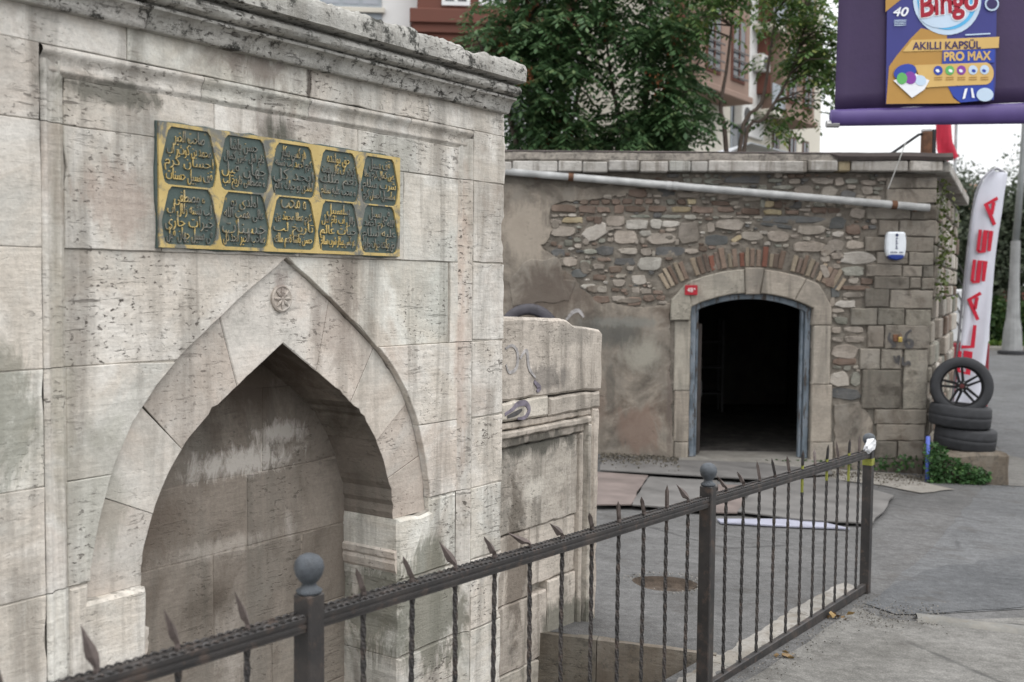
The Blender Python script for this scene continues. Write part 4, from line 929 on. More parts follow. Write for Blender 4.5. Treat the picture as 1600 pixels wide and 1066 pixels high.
# alarm siren box
sp = A(1398, 384, -.06); sb = thing('alarm_siren', 'white rounded alarm siren box with a blue base on the corner stones', 'siren', FAC.w(sp[0], -.06, sp[1]), math.pi / 2 - FAC.th)
M_SW = plain('siren_white', (.72, .76, .80), .4, .05, 5, .05); M_SB = plain('siren_blue', (.015, .04, .22), .35, .1, 5, .05)
out = [(-.105, -.13), (.105, -.13), (.122, -.05), (.122, .06), (.108, .15), (.09, .168), (-.09, .168), (-.108, .15), (-.122, .06), (-.122, -.05)]
m = MB(); m.prism(out, -.075, .03, .02); m.build('cover', M_SW, sb)
m = MB(); m.prism([(-.10, -.13), (-.07, -.168), (0, -.182), (.07, -.168), (.10, -.13), (.05, -.115), (-.05, -.115)], -.082, .02, .012); m.build('strobe_base', M_SB, sb)
M_NAVY = plain('navy_print', (.05, .06, .12), .5, .1); m = MB()          # upright line of print, too small to read
for k in range(7): m.bbox(-.013, .013 - .006 * (k % 3), -.0785, -.075, -.045 + k * .021, -.031 + k * .021, .001)
m.build('lettering', M_NAVY, sb); m = MB()
for k in range(9):
    x = -.075 + k * .018
    if k != 5: m.bbox(x, x + .012, -.0785, -.075, -.095, -.078 + .004 * (k % 2), .001)
m.build('lettering', M_NAVY, sb)
m = MB(); m.lathe([(.022, 0), (.018, -.006), (0, -.006)], 14, (0, -.073, .128), 'y'); m.build('emblem', M_NAVY, sb)
# red house number plate
np_ = A(1080, 453.5, -.09); sg = thing('house_number_plate', 'small red enamel house number plate reading 48A on the door arch', 'sign', FAC.w(np_[0], -.085, np_[1]), math.pi / 2 - FAC.th)
m = MB(); m.bbox(-.078, .078, -.012, .06, -.062, .062, .004); m.build('plate', plain('red_enamel', (.36, .018, .03), .35, .12, 6, .05), sg)
M_WT = plain('white_enamel', (.78, .76, .74), .4, .05)
for tx, sz, dx, dz in (('48', .075, -.014, 0), ('A', .04, .042, .014)):
    me = text_mesh(tx, sz, .0015); me.transform(Matrix.Rotation(math.pi / 2, 4, 'X')); me.transform(Matrix.Translation((dx, -.0135, dz))); link('numeral', me, M_WT, sg)
# padlock hasp and spray paint on the corner
hp = A(1403, 529, -.06); hs_ = thing('rusty_hasp', 'small brass padlock on a rusty hasp set in the corner stones', 'padlock', FAC.w(hp[0], -.062, hp[1]), math.pi / 2 - FAC.th)
m = MB(); m.bbox(-.06, .0, -.012, .03, -.04, .05, .006); m.build('hasp', M_RUST, hs_)
m = MB(); m.bbox(-.005, .045, -.04, -.012, -.045, .02, .008); o = m.build('lock_body', plain('brass', (.45, .33, .10), .4, .2, 12, .1, metal=.6), hs_)
m = MB(); m.tube([(.008, -.026, .015), (.006, -.026, .045), (.02, -.026, .06), (.034, -.026, .045), (.032, -.026, .015)], .005, 6); m.build('shackle', M_RUST, hs_)
M_SPRAY = {k: plain('spray_' + k, c, .9, .4, 30, .3) for k, c in dict(black=(.075, .072, .072), violet=(.185, .165, .20), pale=(.35, .335, .33)).items()}
def ribbon(pts_, w_, y=0.0):
    """flat painted stroke, a millimetre thick"""
    m = MB(); P = [Vector((p[0], p[1])) for p in pts_]; vs = []
    for i, p in enumerate(P):
        d = (P[min(i + 1, len(P) - 1)] - P[max(i - 1, 0)]).normalized(); nn = Vector((-d.y, d.x)); q = w_ * (.35 + .65 * math.sin(math.pi * min(.92, max(.12, i / (len(P) - 1))))) / 2
        for s_ in (-1, 1):
            vs += [(p.x + nn.x * q * s_, y - .0012, p.y + nn.y * q * s_), (p.x + nn.x * q * s_, y + .002, p.y + nn.y * q * s_)]
    n = len(P); fs = []
    for i in range(n - 1): a, b = i * 4, i * 4 + 4; fs += [(a, b, b + 2, a + 2), (a + 1, a + 3, b + 3, b + 1), (a, a + 1, b + 1, b), (a + 2, b + 2, b + 3, a + 3)]
    m.add(vs, fs); return m
def smooth_pts(p, k=6):
    out = []
    for i in range(len(p) - 1):
        p0 = Vector(p[max(0, i - 1)]); p1 = Vector(p[i]); p2 = Vector(p[i + 1]); p3 = Vector(p[min(len(p) - 1, i + 2)])
        for j in range(k):
            t_ = j / k; out.append(.5 * ((2 * p1) + (p2 - p0) * t_ + (2 * p0 - 5 * p1 + 4 * p2 - p3) * t_ ** 2 + (3 * p1 - p0 - 3 * p2 + p3) * t_ ** 3))
    return out + [Vector(p[-1])]
for px, w_, c_ in (([(1424, 516), (1417, 522), (1415, 533), (1418, 541), (1424, 541), (1425, 534), (1419, 531), (1415, 535)], .05, 'black'),
                   ([(1391, 520), (1389, 528), (1392, 533), (1398, 540), (1393, 543)], .045, 'black'),
                   ([(1397, 556), (1401, 566), (1405, 556), (1404, 570)], .035, 'black'), ([(1410, 558), (1412, 570), (1420, 566), (1422, 572)], .04, 'black')):
    ribbon(smooth_pts(pol(px, -.064)), w_, -.0615).build('spray_paint', M_SPRAY[c_], ws)
for px, w_, c_, y in (([(885, 500), (895, 488), (905, 486), (912, 496)], .05, 'pale', -.037),):
    ribbon(smooth_pts(pol(px, y)), w_, y).build('spray_paint', M_SPRAY[c_], ws)
L_ = lambda px: [FT.at(x, y, LY) for x, y in px]
for px, w_, c_ in (([(789, 545), (800, 540), (808, 552), (806, 575), (795, 582), (790, 570)], .02, 'pale'), ([(812, 560), (822, 548), (826, 575), (836, 590)], .022, 'pale'),
                   ([(788, 648), (800, 640), (808, 632), (820, 630), (826, 640), (820, 652), (808, 654)], .03, 'violet'), ([(792, 652), (806, 646), (815, 640)], .025, 'black'), ([(834, 596), (842, 606), (838, 612)], .03, 'violet')):
    ribbon(smooth_pts(L_(px)), w_, LY - .003).build('spray_paint', M_SPRAY[c_], lw)

# ================================================================== plates and boards lying before the doorway
M_PLATE = plain('worn_steel_plate', (.12, .115, .11), .8, .3, 3, .5, .006); M_PLATE2 = plain('faded_red_board', (.145, .118, .108), .85, .3, 3, .5, .006); M_STRIP = plain('pale_blue_strip', (.27, .275, .33), .7, .15, 6, .3)
def lying(name, px, mat, th, label, seed, z0=.006, group=None):
    P = rough([gpix(*p) for p in px], .35, .02, seed); n = len(P)
    zs = [ground_z(*p) for p in P]
    vs = [(p[0], p[1], z + z0 + th) for p, z in zip(P, zs)] + [(p[0], p[1], z + z0 + th - .012) for p, z in zip(P, zs)]
    m = MB(); m.add(vs, [tuple(range(n)), tuple(range(n, 2 * n))[::-1]] + [(i, (i + 1) % n, n + (i + 1) % n, n + i) for i in range(n)])
    o = m.build(name, mat); tag(o, label, 'plate', group); return o
lying('ground_plate', [(925, 744), (1012, 750), (985, 796), (925, 797)], M_PLATE2, .045, 'dusty reddish board lying beside the end of the low stone wall', 1)
lying('ground_plate', [(1014, 752), (1120, 758), (1112, 806), (988, 797)], M_PLATE, .045, 'worn grey plate lying next to the reddish board', 2)
lying('ground_plate', [(1122, 762), (1175, 764), (1150, 807), (1114, 806)], M_PLATE2, .03, 'narrow pinkish board between two grey plates before the doorway', 3)
lying('ground_plate', [(1180, 762), (1290, 750), (1398, 780), (1362, 825), (1250, 818), (1152, 806)], M_PLATE, .035, 'wide dark grey plate with a black cut edge reaching toward the road', 4)
lying('pale_strip', [(1120, 815), (1200, 815), (1268, 816), (1330, 830), (1230, 826), (1124, 820)], M_STRIP, .012, 'pale bluish flat strip lying along the edge of the plates', 5, .012)
lying('ground_plate', [(940, 722), (1290, 733), (1300, 747), (1180, 756), (938, 742)], M_PLATE, .05, 'long grey slab laid along the workshop step', 6)
# curved concrete strip at the foot of the corner
sheet('pavement_edge', [(1270, 728), (1320, 736), (1400, 741), (1450, 757), (1490, 766), (1440, 772), (1380, 760), (1300, 750), (1265, 742)], M_CONC, .012, rg=(.2, .02))

# ================================================================== tyres, step, blue pole, ivy
M_TYRE = plain('tyre_rubber', (.028, .029, .032), .75, .3, 12, .3, .004, spec=.35)
M_RIMB = plain('black_alloy', (.010, .010, .011), .55, .2, 12, .1, spec=.15); M_REDH = plain('red_hub', (.07, .012, .012), .5, .2)
M_ALU = plain('machined_alloy', (.2, .2, .2), .5, .1)
TYP = [(.235, -.115), (.25, -.13), (.30, -.135), (.335, -.125), (.352, -.105), (.352, -.062), (.344, -.058), (.344, -.046), (.355, -.042), (.357, -.006), (.348, -.002), (.348, .008), (.357, .012), (.355, .048), (.344, .052), (.344, .062), (.352, .066), (.352, .105), (.335, .125), (.30, .135), (.25, .13), (.235, .115), (.235, -.115)]
TY = 13.35
def tyre_at(px, py, tilt, label, name='tyre'):
    c = pt(px, py, TY); o = thing(name, label, 'tyre', c); o.rotation_euler = tilt
    m = MB(); m.lathe([(r * 1.02 if not .34 < r < .35 else .3535 * 1.02, h) for r, h in TYP], 48); m.f = m.f[:-2] if len(m.f[-1]) > 4 else m.f
    link('tread_and_walls', mesh(m.v, m.f, True), M_TYRE, o); return o
tyre_at(1508, 683, (.05, .07, 0), 'bare black tyre lying flat at the bottom of the pile', 'tyre')
tyre_at(1500, 649, (.02, .06, 0), 'bare black tyre lying flat under the upright wheel', 'tyre')
wc = pt(1502, 604, TY); wh = tyre_at(1502, 604, (math.radians(83), 0, math.radians(-18)), 'upright wheel with black five-spoke alloy rim leaning on the tyre pile', 'wheel'); wh['category'] = 'wheel'
m = MB(); m.lathe([(.245, -.12), (.235, -.10), (.232, .0), (.225, .085), (.235, .115), (.252, .128), (.256, .118), (.245, .10), (.238, .0), (.248, -.11)], 40); rim = link('rim', mesh(m.v, m.f[:-2] if len(m.f[-1]) > 4 else m.f, True), M_RIMB, wh)
for k in range(5):
    a = math.radians(90 + 72 * k + 10)
    for s_ in (-1, 1):
        m = MB(); d = Vector((math.cos(a), math.sin(a), 0)); nn = Vector((-d.y, d.x, 0))
        p0 = d * .05 + nn * (.022 * s_); p1 = d * .24 + nn * (.036 * s_)
        w0, w1 = .017, .012
        vs = [p0 - nn * w0, p0 + nn * w0, p1 + nn * w1, p1 - nn * w1]
        m.add([v_ + Vector((0, 0, .105)) for v_ in vs] + [v_ + Vector((0, 0, .06)) for v_ in vs], [(0, 1, 2, 3), (4, 7, 6, 5), (0, 4, 5, 1), (1, 5, 6, 2), (2, 6, 7, 3), (3, 7, 4, 0)])
        m.build('spoke', M_RIMB, rim)
m = MB(); m.lathe([(.068, .05), (.068, .10), (.05, .112), (0, .112)], 20); hub = m.build('hub', M_RIMB, rim)
m = MB(); m.lathe([(.03, .10), (.028, .118), (0, .12)], 16); m.build('hub_cap', M_REDH, wh)
for k in range(5): a = math.radians(54 + 72 * k + 10); m = MB(); m.lathe([(.009, .1), (.008, .12), (0, .12)], 8, (.048 * math.cos(a), .048 * math.sin(a), 0)); m.build('wheel_bolt', M_ALU, wh)
# more tyres heaped against the plaster behind the low wall: one upright on a flat stack
TX = pt(826, 524, 13.25)
def wall_tyre(loc, rot, label, group=None):
    o = thing('tyre', label, 'tyre', loc, group=group); o.rotation_euler = rot
    m = MB(); m.lathe([(r * 1.08, h * .8) for r, h in TYP], 40); m.f = m.f[:-2] if len(m.f[-1]) > 4 else m.f
    link('tread_and_walls', mesh(m.v, m.f, True), M_TYRW, o)
M_TYRW = plain('dusty_tyre', (.055, .052, .062), .6, .4, 8, .3, .004, spec=.4)
wall_tyre(TX, (math.radians(84), 0, math.radians(4)), 'dusty upright tyre showing above the low stone wall')
zz = TX.z - .39 - .108
for k in range(5): wall_tyre((TX.x, TX.y - .05, zz - .216 * k), (0, 0, k), ['topmost flat tyre under the dusty upright tyre', 'second flat tyre under the dusty upright tyre', 'middle tyre of the flat stack behind the low stone wall', 'second lowest tyre of the flat stack behind the low stone wall', 'bottom tyre of the flat stack behind the low stone wall'][k], 'tyres stacked behind the low wall')
# concrete step carrying the tyres
m = MB(); stp = [(1452, 716), (1500, 706), (1530, 706), (1547, 716), (1600, 728)]
p0 = pt(1456, 702, 13.2); zt = pt(1508, 700, TY).z - .005
gz = ground_z(5.5, 13)
m.bbox(5.18, 5.98, 12.93, 13.9, gz - .1, zt, .04); o = m.build('concrete_step', M_RET); tag(o, 'low broken concrete step under the pile of tyres', 'step')
bm = bmesh.new(); bm.from_mesh(o.data); bmesh.ops.subdivide_edges(bm, edges=bm.edges[:], cuts=5, use_grid_fill=True)
for v_ in bm.verts: v_.co += Vector((noise.noise(v_.co * 3), noise.noise(v_.co * 3 + Vector((9, 0, 0))), .5 * noise.noise(v_.co * 4 + Vector((0, 9, 0))))) * .05
bm.to_mesh(o.data); bm.free()
sheet('pavement_step', None, M_APRON, .012, world=[(5.9, 12.85), (6.6, 13.1), (7.6, 14.6), (7.5, 16.5), (6.5, 16), (6.0, 14)], rg=(.3, .05))
b0, b1 = pt(1449, 762, 12.9), pt(1450, 682, 12.9)
m = MB(); m.tube([b0 - Vector((0, 0, .05)), b0.lerp(b1, .5), b1], .024, 12); o = m.build('blue_pole', plain('blue_plastic', (.085, .13, .46), .5, .15, 12, .1), smooth=True); tag(o, 'upright blue plastic pole at the corner of the stone workshop', 'pole')
# leaves: generic small-leaf maker
def leaf_mesh(name, centers, size, mat, parent=None, n_per=1, seed=0, droop=.3, kind=None):
    rr = random.Random(seed); m = MB(); vs = []; fs = []
    for c in centers:
        d = Vector((rr.uniform(-1, 1), rr.uniform(-1, 1), rr.uniform(-.7, .6) - droop)).normalized(); s_ = size * rr.uniform(.6, 1.3)
        u = d.cross(Vector((rr.uniform(-1, 1), rr.uniform(-1, 1), rr.uniform(-1, 1)))).normalized(); w_ = d.cross(u)
        i = len(vs); c = Vector(c)
        vs += [c, c + d * s_ * .5 + u * s_ * .38 + w_ * s_ * .08, c + d * s_, c + d * s_ * .5 - u * s_ * .38 + w_ * s_ * .08]; fs += [(i, i + 1, i + 2), (i, i + 2, i + 3)]
    me = bpy.data.meshes.new(name); me.from_pydata(vs, [], fs); me.update()
    return link(name, me, mat, parent, kind=kind)
def leafmat(name, c1, c2, c3, pos=.8, tr=.25):
    t = NT(name, .55, .3); g = t.n('NewGeometry'); r = g.outputs['Random Per Island']
    c = t.ramp(r, [(.0, c1), (.5, c2), (pos, c2), (1.0, c3)])
    c = t.mix(.5, c, t.ramp(t.noise(t.oc, 1.3, 4, .6), [(.3, .6), (.7, 1.3)]), 'MULTIPLY')
    t.b.inputs['Subsurface Weight'].default_value = 0
    mt = t.out(c); tb = t.n('BsdfTranslucent'); t.set(tb.inputs[0], c); mx = t.n('MixShader'); mx.inputs[0].default_value = tr
    o = t.t.nodes['Material Output']; t.t.links.new(t.b.outputs[0], mx.inputs[1]); t.t.links.new(tb.outputs[0], mx.inputs[2]); t.t.links.new(mx.outputs[0], o.inputs[0])
    return mt
M_IVY = leafmat('ivy_leaf', (.022, .055, .015), (.04, .10, .03), (.09, .17, .05))
rr = random.Random(8); cs = []
for _ in range(2600):
    px_, py_ = rr.uniform(1448, 1546), 0
    t_ = (px_ - 1448) / 98; top_ = 690 + 20 * abs(t_ - .1) * 2 + (12 if t_ > .3 else 0); bot = 762 - 16 * max(0, t_ - .35)
    py_ = bot + (top_ - bot) * rr.random() ** 1.2; Y = 12.75 + rr.random() * .35 + .1 * t_
    cs.append(pt(px_, py_, Y))
iv = thing('ivy_bush', 'low dark green leafy bush below the stacked tyres', 'bush', (cs[0].x, 12.9, ground_z(5.2, 12.9)))
leaf_mesh('foliage', [c - iv.location for c in cs], .055, M_IVY, iv, seed=2)
m = MB()
for k in range(12): c = cs[k * 90] - iv.location; m.tube([(rr.uniform(-.1, .3), .05, -.05), c * .6, c], [.006, .004, .002], 5)
m.build('stem', plain('ivy_stem', (.06, .045, .03), .9), iv)
for k, (px_, py_, n, lab) in enumerate(((1412, 722, 30, 'small green weed growing from a joint of the corner stones'), (1374, 726, 34, 'weed clump at the foot of the wall behind the end post of the railing'), (1262, 728, 70, 'low green weeds along the right foot of the doorway'), (1040, 992, 0, ''))):
    if not n: continue
    c0 = pt(px_, py_, 13.55); o = thing('weed', lab, 'weed', c0)
    leaf_mesh('foliage', [Vector((rr.gauss(0, .12 if n < 60 else .28), -rr.random() * .12, rr.random() * .14 - .05)) for _ in range(n * 2)], .055, M_IVY, o, seed=k)
vine = thing('hanging_vine', 'green creeper hanging down the side wall below the eaves slabs', 'vine', SD.w(.15, -.05, 2.3))
leaf_mesh('foliage', [Vector((rr.gauss(0, .07), rr.gauss(0, .12), rr.uniform(-.75, .75))) for _ in range(420)], .06, leafmat('creeper_leaf', (.05, .06, .015), (.085, .115, .03), (.14, .15, .05)), vine, seed=9)

# ================================================================== fallen leaves in the pit and by the fence
M_LITTER = leafmat('dry_leaf', (.12, .065, .03), (.20, .13, .06), (.33, .22, .08), tr=.1)
cs = []
for _ in range(900):
    u, v_ = rr.random(), rr.random() ** 2; p = Vector(PIT[0]).lerp(Vector(PIT[1]), v_ * .5).lerp(Vector(PIT[3]).lerp(Vector(PIT[2]), v_ * .5), u)
    cs.append((p.x, p.y, PZ + .03 + .12 * rr.random() * (1 - v_) * u))
leaf_mesh('leaf_litter', cs, .045, M_LITTER, seed=4, kind='stuff')
def litter(px, n, sp, lab):
    x, y = gpix(*px); o = thing('dry_leaves', lab, 'leaves', (x, y, ground_z(x, y)))
    leaf_mesh('leaf', [Vector((rr.gauss(0, sp), rr.gauss(0, sp * .5), .012 + .012 * rr.random())) for _ in range(n)], .05, M_LITTER, o, seed=n, droop=0)
litter((1308, 966), 16, .06, 'small heap of dry brown leaves at the foot of the railing end')
litter((1232, 1028), 7, .05, 'few curled brown leaves on the pavement beside the railing')
cs = []
for _ in range(700):
    x, y = gpix(rr.uniform(1345, 1470), 0 + 966 + rr.gauss(0, 9)); cs.append((x + rr.gauss(0, .05), y + rr.gauss(0, .05), ground_z(x, y) + .012))
for _ in range(500):
    s_ = rr.uniform(.5, 3.7); p = FEN.w(s_, -.05 - abs(rr.gauss(0, .09))); cs.append((p.x, p.y, ground_z(p.x, p.y) + .01))
leaf_mesh('gravel', cs, .012, plain('gravel_crumbs', (.16, .15, .135), .95, .5, 60), seed=6, droop=-.2, kind='stuff')
leaf_mesh('gravel', [(MHC[0] + 1.15 * MHR * math.cos(a) + rr.gauss(0, .02), MHC[1] + 1.1 * MHR * math.sin(a) + rr.gauss(0, .02), ground_z(*MHC) + .008) for a in [rr.uniform(0, 6.28) for _ in range(260)]], .014, plain('asphalt_crumbs', (.2, .19, .17), .95, .4, 60), seed=7, droop=-.2, kind='stuff')

cs = []
for _ in range(1600):
    px_ = rr.choice((rr.uniform(938, 1060), rr.uniform(1266, 1450))); x, y = gpix(px_, 716 + (px_ - 940) * .06 + abs(rr.gauss(0, 7))); cs.append((x, y, ground_z(x, y) + .015 + .05 * (px_ < 1060)))
leaf_mesh('dirt', cs, .03, plain('wall_foot_dirt', (.10, .088, .07), .95, .5, 40), seed=12, droop=-.2, kind='stuff')  # scattered dirt whose dark colour also stands in for contact shade
# ================================================================== hanging advertising banner
BY = 10.6
def bp(x, y): p = pt(x, y, BY); return p
O = bp(1304, 172); bn = thing('advertising_banner', 'large dark purple advertising banner with a blue and gold detergent pouch printed on it', 'banner', O)
def bl(x, y, off=0): p = bp(x, y) - O; return Vector((p.x, -off, p.z))
M_PUR = plain('banner_purple', (.045, .028, .075), .55, .12, 2, .2, .01); M_ROLL = plain('banner_roll_purple', (.085, .058, .185), .45, .1, 3, .15)
nx, nz = 24, 14; vs = []
for i in range(nx + 1):
    for j in range(nz + 1):
        x = 1304 + 15 * j / nz * 1.0 + (420 - 15 * j / nz) * i / nx; y = 172 - 16 * i / nx * 420 / 296 * .7 - (172 + 190) * j / nz
        p = bl(x, y); p.y += .02 * math.sin(i * .7 + j * .2) - .0; vs.append(p)
m = MB(); m.add(vs, [(i * (nz + 1) + j, (i + 1) * (nz + 1) + j, (i + 1) * (nz + 1) + j + 1, i * (nz + 1) + j + 1) for i in range(nx) for j in range(nz)])
cl = link('cloth', mesh(m.v, m.f, True), M_PUR, bn); sm = cl.modifiers.new('thick', 'SOLIDIFY'); sm.thickness = .004; sm.offset = 1
m = MB(); pr = []
for k in range(25):
    u = k / 24; a_ = bl(1303 + 420 * u, 172 - 16.5 * u); b_ = bl(1293 + 430 * u, 197 - 4 * u); pr.append((a_, b_))
vs = []
for a_, b_ in pr:
    c_ = (a_ + b_) / 2; h_ = (a_ - b_).length / 2
    for q in range(10): an = 2 * math.pi * q / 10; vs.append(c_ + Vector((0, math.cos(an) * .05, math.sin(an) * h_)))
m.add(vs, [(k * 10 + q, k * 10 + (q + 1) % 10, (k + 1) * 10 + (q + 1) % 10, (k + 1) * 10 + q) for k in range(24) for q in range(10)] + [tuple(range(10))])
m.build('hem_roll', M_ROLL, bn, smooth=True)
e = bl(1291, 194); m = MB(); m.tube([e, e + Vector((.12, 0, .0))], .035, 10); m.build('pole_end', plain('steel_tube', (.4, .4, .4), .4, .1, metal=.5), bn)
def flat(name, px, mat, off, parent=bn):
    P = [bl(x, y, off) for x, y in px]; n = len(P)
    m = MB(); m.add(P + [p + Vector((0, .002, 0)) for p in P], [tuple(range(n)), tuple(range(n, 2 * n))[::-1]] + [(i, (i + 1) % n, n + (i + 1) % n, n + i) for i in range(n)]); return m.build(name, mat, parent)
def ell(cx, cy, rx, ry, rot=0, n=36, a0=0, a1=2 * math.pi):
    return [(cx + rx * math.cos(a) * math.cos(rot) - ry * math.sin(a) * math.sin(rot), cy + rx * math.cos(a) * math.sin(rot) + ry * math.sin(a) * math.cos(rot)) for a in [a0 + (a1 - a0) * k / n for k in range(n)]]
def ink(name, c): return plain('print_' + name, c, .45, .06, 4, .05)
I_BL = ink('blue', (.045, .048, .21)); I_GO = ink('gold', (.42, .235, .06)); I_LG = ink('light_gold', (.60, .40, .14)); I_SK = ink('sky', (.10, .42, .72)); I_WH = ink('white', (.78, .80, .84)); I_RD = ink('red', (.33, .012, .03)); I_NV = ink('navy', (.035, .025, .10)); I_RB = ink('royal', (.03, .06, .34)); I_GR = ink('green', (.12, .42, .12)); I_VI = ink('violet', (.22, .05, .32)); I_PL = ink('pale_blue', (.50, .62, .75))
q = .052
flat('pouch_print', [(1381, 164.5), (1386, -190), (1556, -190), (1552, 130), (1549, 158), (1480, 163)], I_BL, q)
flat('gold_field', [(1381.5, 164), (1386, 106), (1397, 90), (1420, 62), (1436, 46), (1476, 56), (1476, 80), (1530, 100), (1490, 136), (1478, 137), (1486, 155), (1497, 163)], I_GO, q + .004)
flat('gold_corner', [(1380.5, 21), (1381, -40), (1424, -40), (1404, 2)], I_GO, q + .004)
flat('logo_glow', ell(1476, 2, 53, 55, -.1), I_PL, q + .008); flat('logo_disc', ell(1476, 0, 47, 49, -.1), I_SK, q + .011); flat('logo_shine', ell(1472, 20, 40, 26, -.15), I_PL, q + .013)
flat('gold_band', [(1407, 83), (1421, 65), (1557, 60), (1556, 77), (1480, 81)], I_LG, q + .010)
flat('blue_tab', [(1469, 81), (1550, 79), (1549, 100), (1468, 102)], I_RB, q + .012)
flat('gold_pill', [(1425, 104), (1535, 100)] + ell(1534, 117, 14, 17.5, 0, 14, -math.pi / 2, math.pi / 2) + [(1490, 136), (1440, 139)], I_LG, q + .014)
flat('navy_corner', [(1477, 137), (1530, 134), (1548, 122), (1548, 157), (1497, 162), (1486, 153)], I_RB, q + .009)
flat('pod_white', [(1392, 128), (1424, 116), (1448, 128), (1440, 142), (1421, 155), (1408, 143)], I_WH, q + .018)
flat('pod_blue', ell(1410, 115, 18, 12, -.3), I_RB, q + .020); flat('pod_green', ell(1405, 125, 8, 9), I_GR, q + .023); flat('pod_violet', ell(1418, 124, 9, 10, -.4), I_VI, q + .022); flat('pod_shine', ell(1434, 128, 9, 8, .4), I_PL, q + .021)
for k, c_ in enumerate((I_RB, I_GR, I_VI, I_PL, I_PL)):
    x = 1461.5 + 18 * k; flat('feature_icon', ell(x, 112.5 - .3 * k, 7, 7.3, 0, 20), c_, q + .018); flat('icon_mark', ell(x + (1 if k % 2 else -1), 113, 3.2, 2.4, .5, 12), I_WH if k < 3 else I_RB, q + .021)
    for j in range(2): flat('fine_print', [(x - 6, 122.5 + j * 3.4), (x + 6, 122 + j * 3.4), (x + 6, 123.4 + j * 3.4), (x - 6, 123.9 + j * 3.4)], I_GO, q + .018)
flat('cutlery', [(1503, 141), (1507, 140), (1503, 156), (1499, 157)], I_WH, q + .02); flat('cutlery', [(1512, 140), (1515, 140), (1518, 155), (1514, 155)], I_WH, q + .02)
flat('cup_print', ell(1534, 150, 13, 10.5), I_PL, q + .02); flat('badge', ell(1545, 9, 11, 11), I_PL, q + .016); flat('badge_mark', ell(1545, 9, 8.5, 8, 0, 20), I_NV, q + .019)
for j in range(4): flat('fine_print', [(1393, 34 + j * 2.6), (1413, 33.6 + j * 2.6), (1412 - j, 34.7 + j * 2.6), (1394, 35.1 + j * 2.6)], I_PL, q + .012)
flat('fine_print', [(1504, 56), (1543, 54), (1543, 56), (1504, 58)], I_PL, q + .012)
def btext(tx, cx, cy, wpx, hpx, mat, off, rot=0.0, shear=0.0, bold=0.0, name='lettering'):
    me = text_mesh(tx, 1, 0, shear=shear, res=4)
    if bold:
        bm = bmesh.new(); bm.from_mesh(me); bm.to_mesh(me); bm.free()
    xs = [v_.co.x for v_ in me.vertices]; ys = [v_.co.y for v_ in me.vertices]; k = BY / FPX
    me.transform(Matrix.Translation((-(max(xs) + min(xs)) / 2, -(max(ys) + min(ys)) / 2, 0)))
    me.transform(Matrix.Diagonal((wpx * k / (max(xs) - min(xs)), hpx * k / (max(ys) - min(ys)), 1, 1)))
    if bold:                                    # heavier strokes: outline pushed out
        bm = bmesh.new(); bm.from_mesh(me); bmesh.ops.remove_doubles(bm, verts=bm.verts, dist=1e-5)
        mv = {}
        for v_ in bm.verts:
            d = Vector((0, 0, 0))
            for e_ in v_.link_edges:
                if len(e_.link_faces) == 1:
                    f = e_.link_faces[0]; t_ = (e_.verts[1].co - e_.verts[0].co).normalized(); nn = Vector((t_.y, -t_.x, 0)); fc = f.calc_center_median()
                    if nn.dot((e_.verts[0].co + e_.verts[1].co) / 2 - fc) < 0: nn = -nn
                    d += nn
            if d.length > 1e-6: mv[v_] = d.normalized() * bold * k
        for v_, d in mv.items(): v_.co += d
        bm.to_mesh(me); bm.free()
    me.transform(Matrix.Rotation(rot, 4, 'Z')); me.transform(Matrix.Rotation(math.pi / 2, 4, 'X')); c_ = bl(cx, cy, off); me.transform(Matrix.Translation(c_)); return link(name, me, mat, bn)
btext('Bingo', 1478, 11, 88, 46, I_WH, q + .017, .16, .12, 3.2); btext('Bingo', 1478, 11, 88, 46, I_RD, q + .020, .16, .12, 1.4)
btext('40', 1404, 21, 23, 13, I_WH, q + .012, 0, .25, .5); btext('AKILLI KAPSÜL', 1475, 72, 104, 13.5, I_NV, q + .014, .03, 0, .45); btext('PRO MAX', 1507, 90, 71, 13, I_LG, q + .016, .03, 0, .8)

# post with strut on the roof corner, wire to the banner
rp = thing('roof_post', 'short rusty post with a black strut on the roof corner of the workshop', 'post', FAC.w(A(1447, 240, .2)[0], .2, 3.38))
m = MB(); m.bbox(-.055, .055, -.055, .055, -.1, .27, .006); m.build('post', M_RUST, rp)
m = MB(); m.bbox(.06, .11, -.04, .04, -.12, .30, .006); m.build('angle_bar', M_TYRE, rp)
m = MB(); m.tube([(-.50, 0, -.05), (-.10, 0, .235), (-.03, 0, .25)], .017, 8); m.build('strut', M_TYRE, rp)
m = MB(); m.bbox(-.06, .05, -.05, .05, .272, .31, .01); m.build('cap', plain('white_putty', (.5, .5, .5), .7), rp)
w0 = FAC.w(A(1415, 238, -.2)[0], -.2, 3.47); w1 = FAC.w(A(1388, 300, -.2)[0], -.19, 2.9)
m = MB(); m.tube([w0, w0.lerp(w1, .45) + Vector((.01, -.01, .03)), w1], .006, 6); o = m.build('loose_cable', plain('grey_cable', (.45, .45, .43), .6)); tag(o, 'thin pale cable hanging from the roof edge near the siren', 'cable')

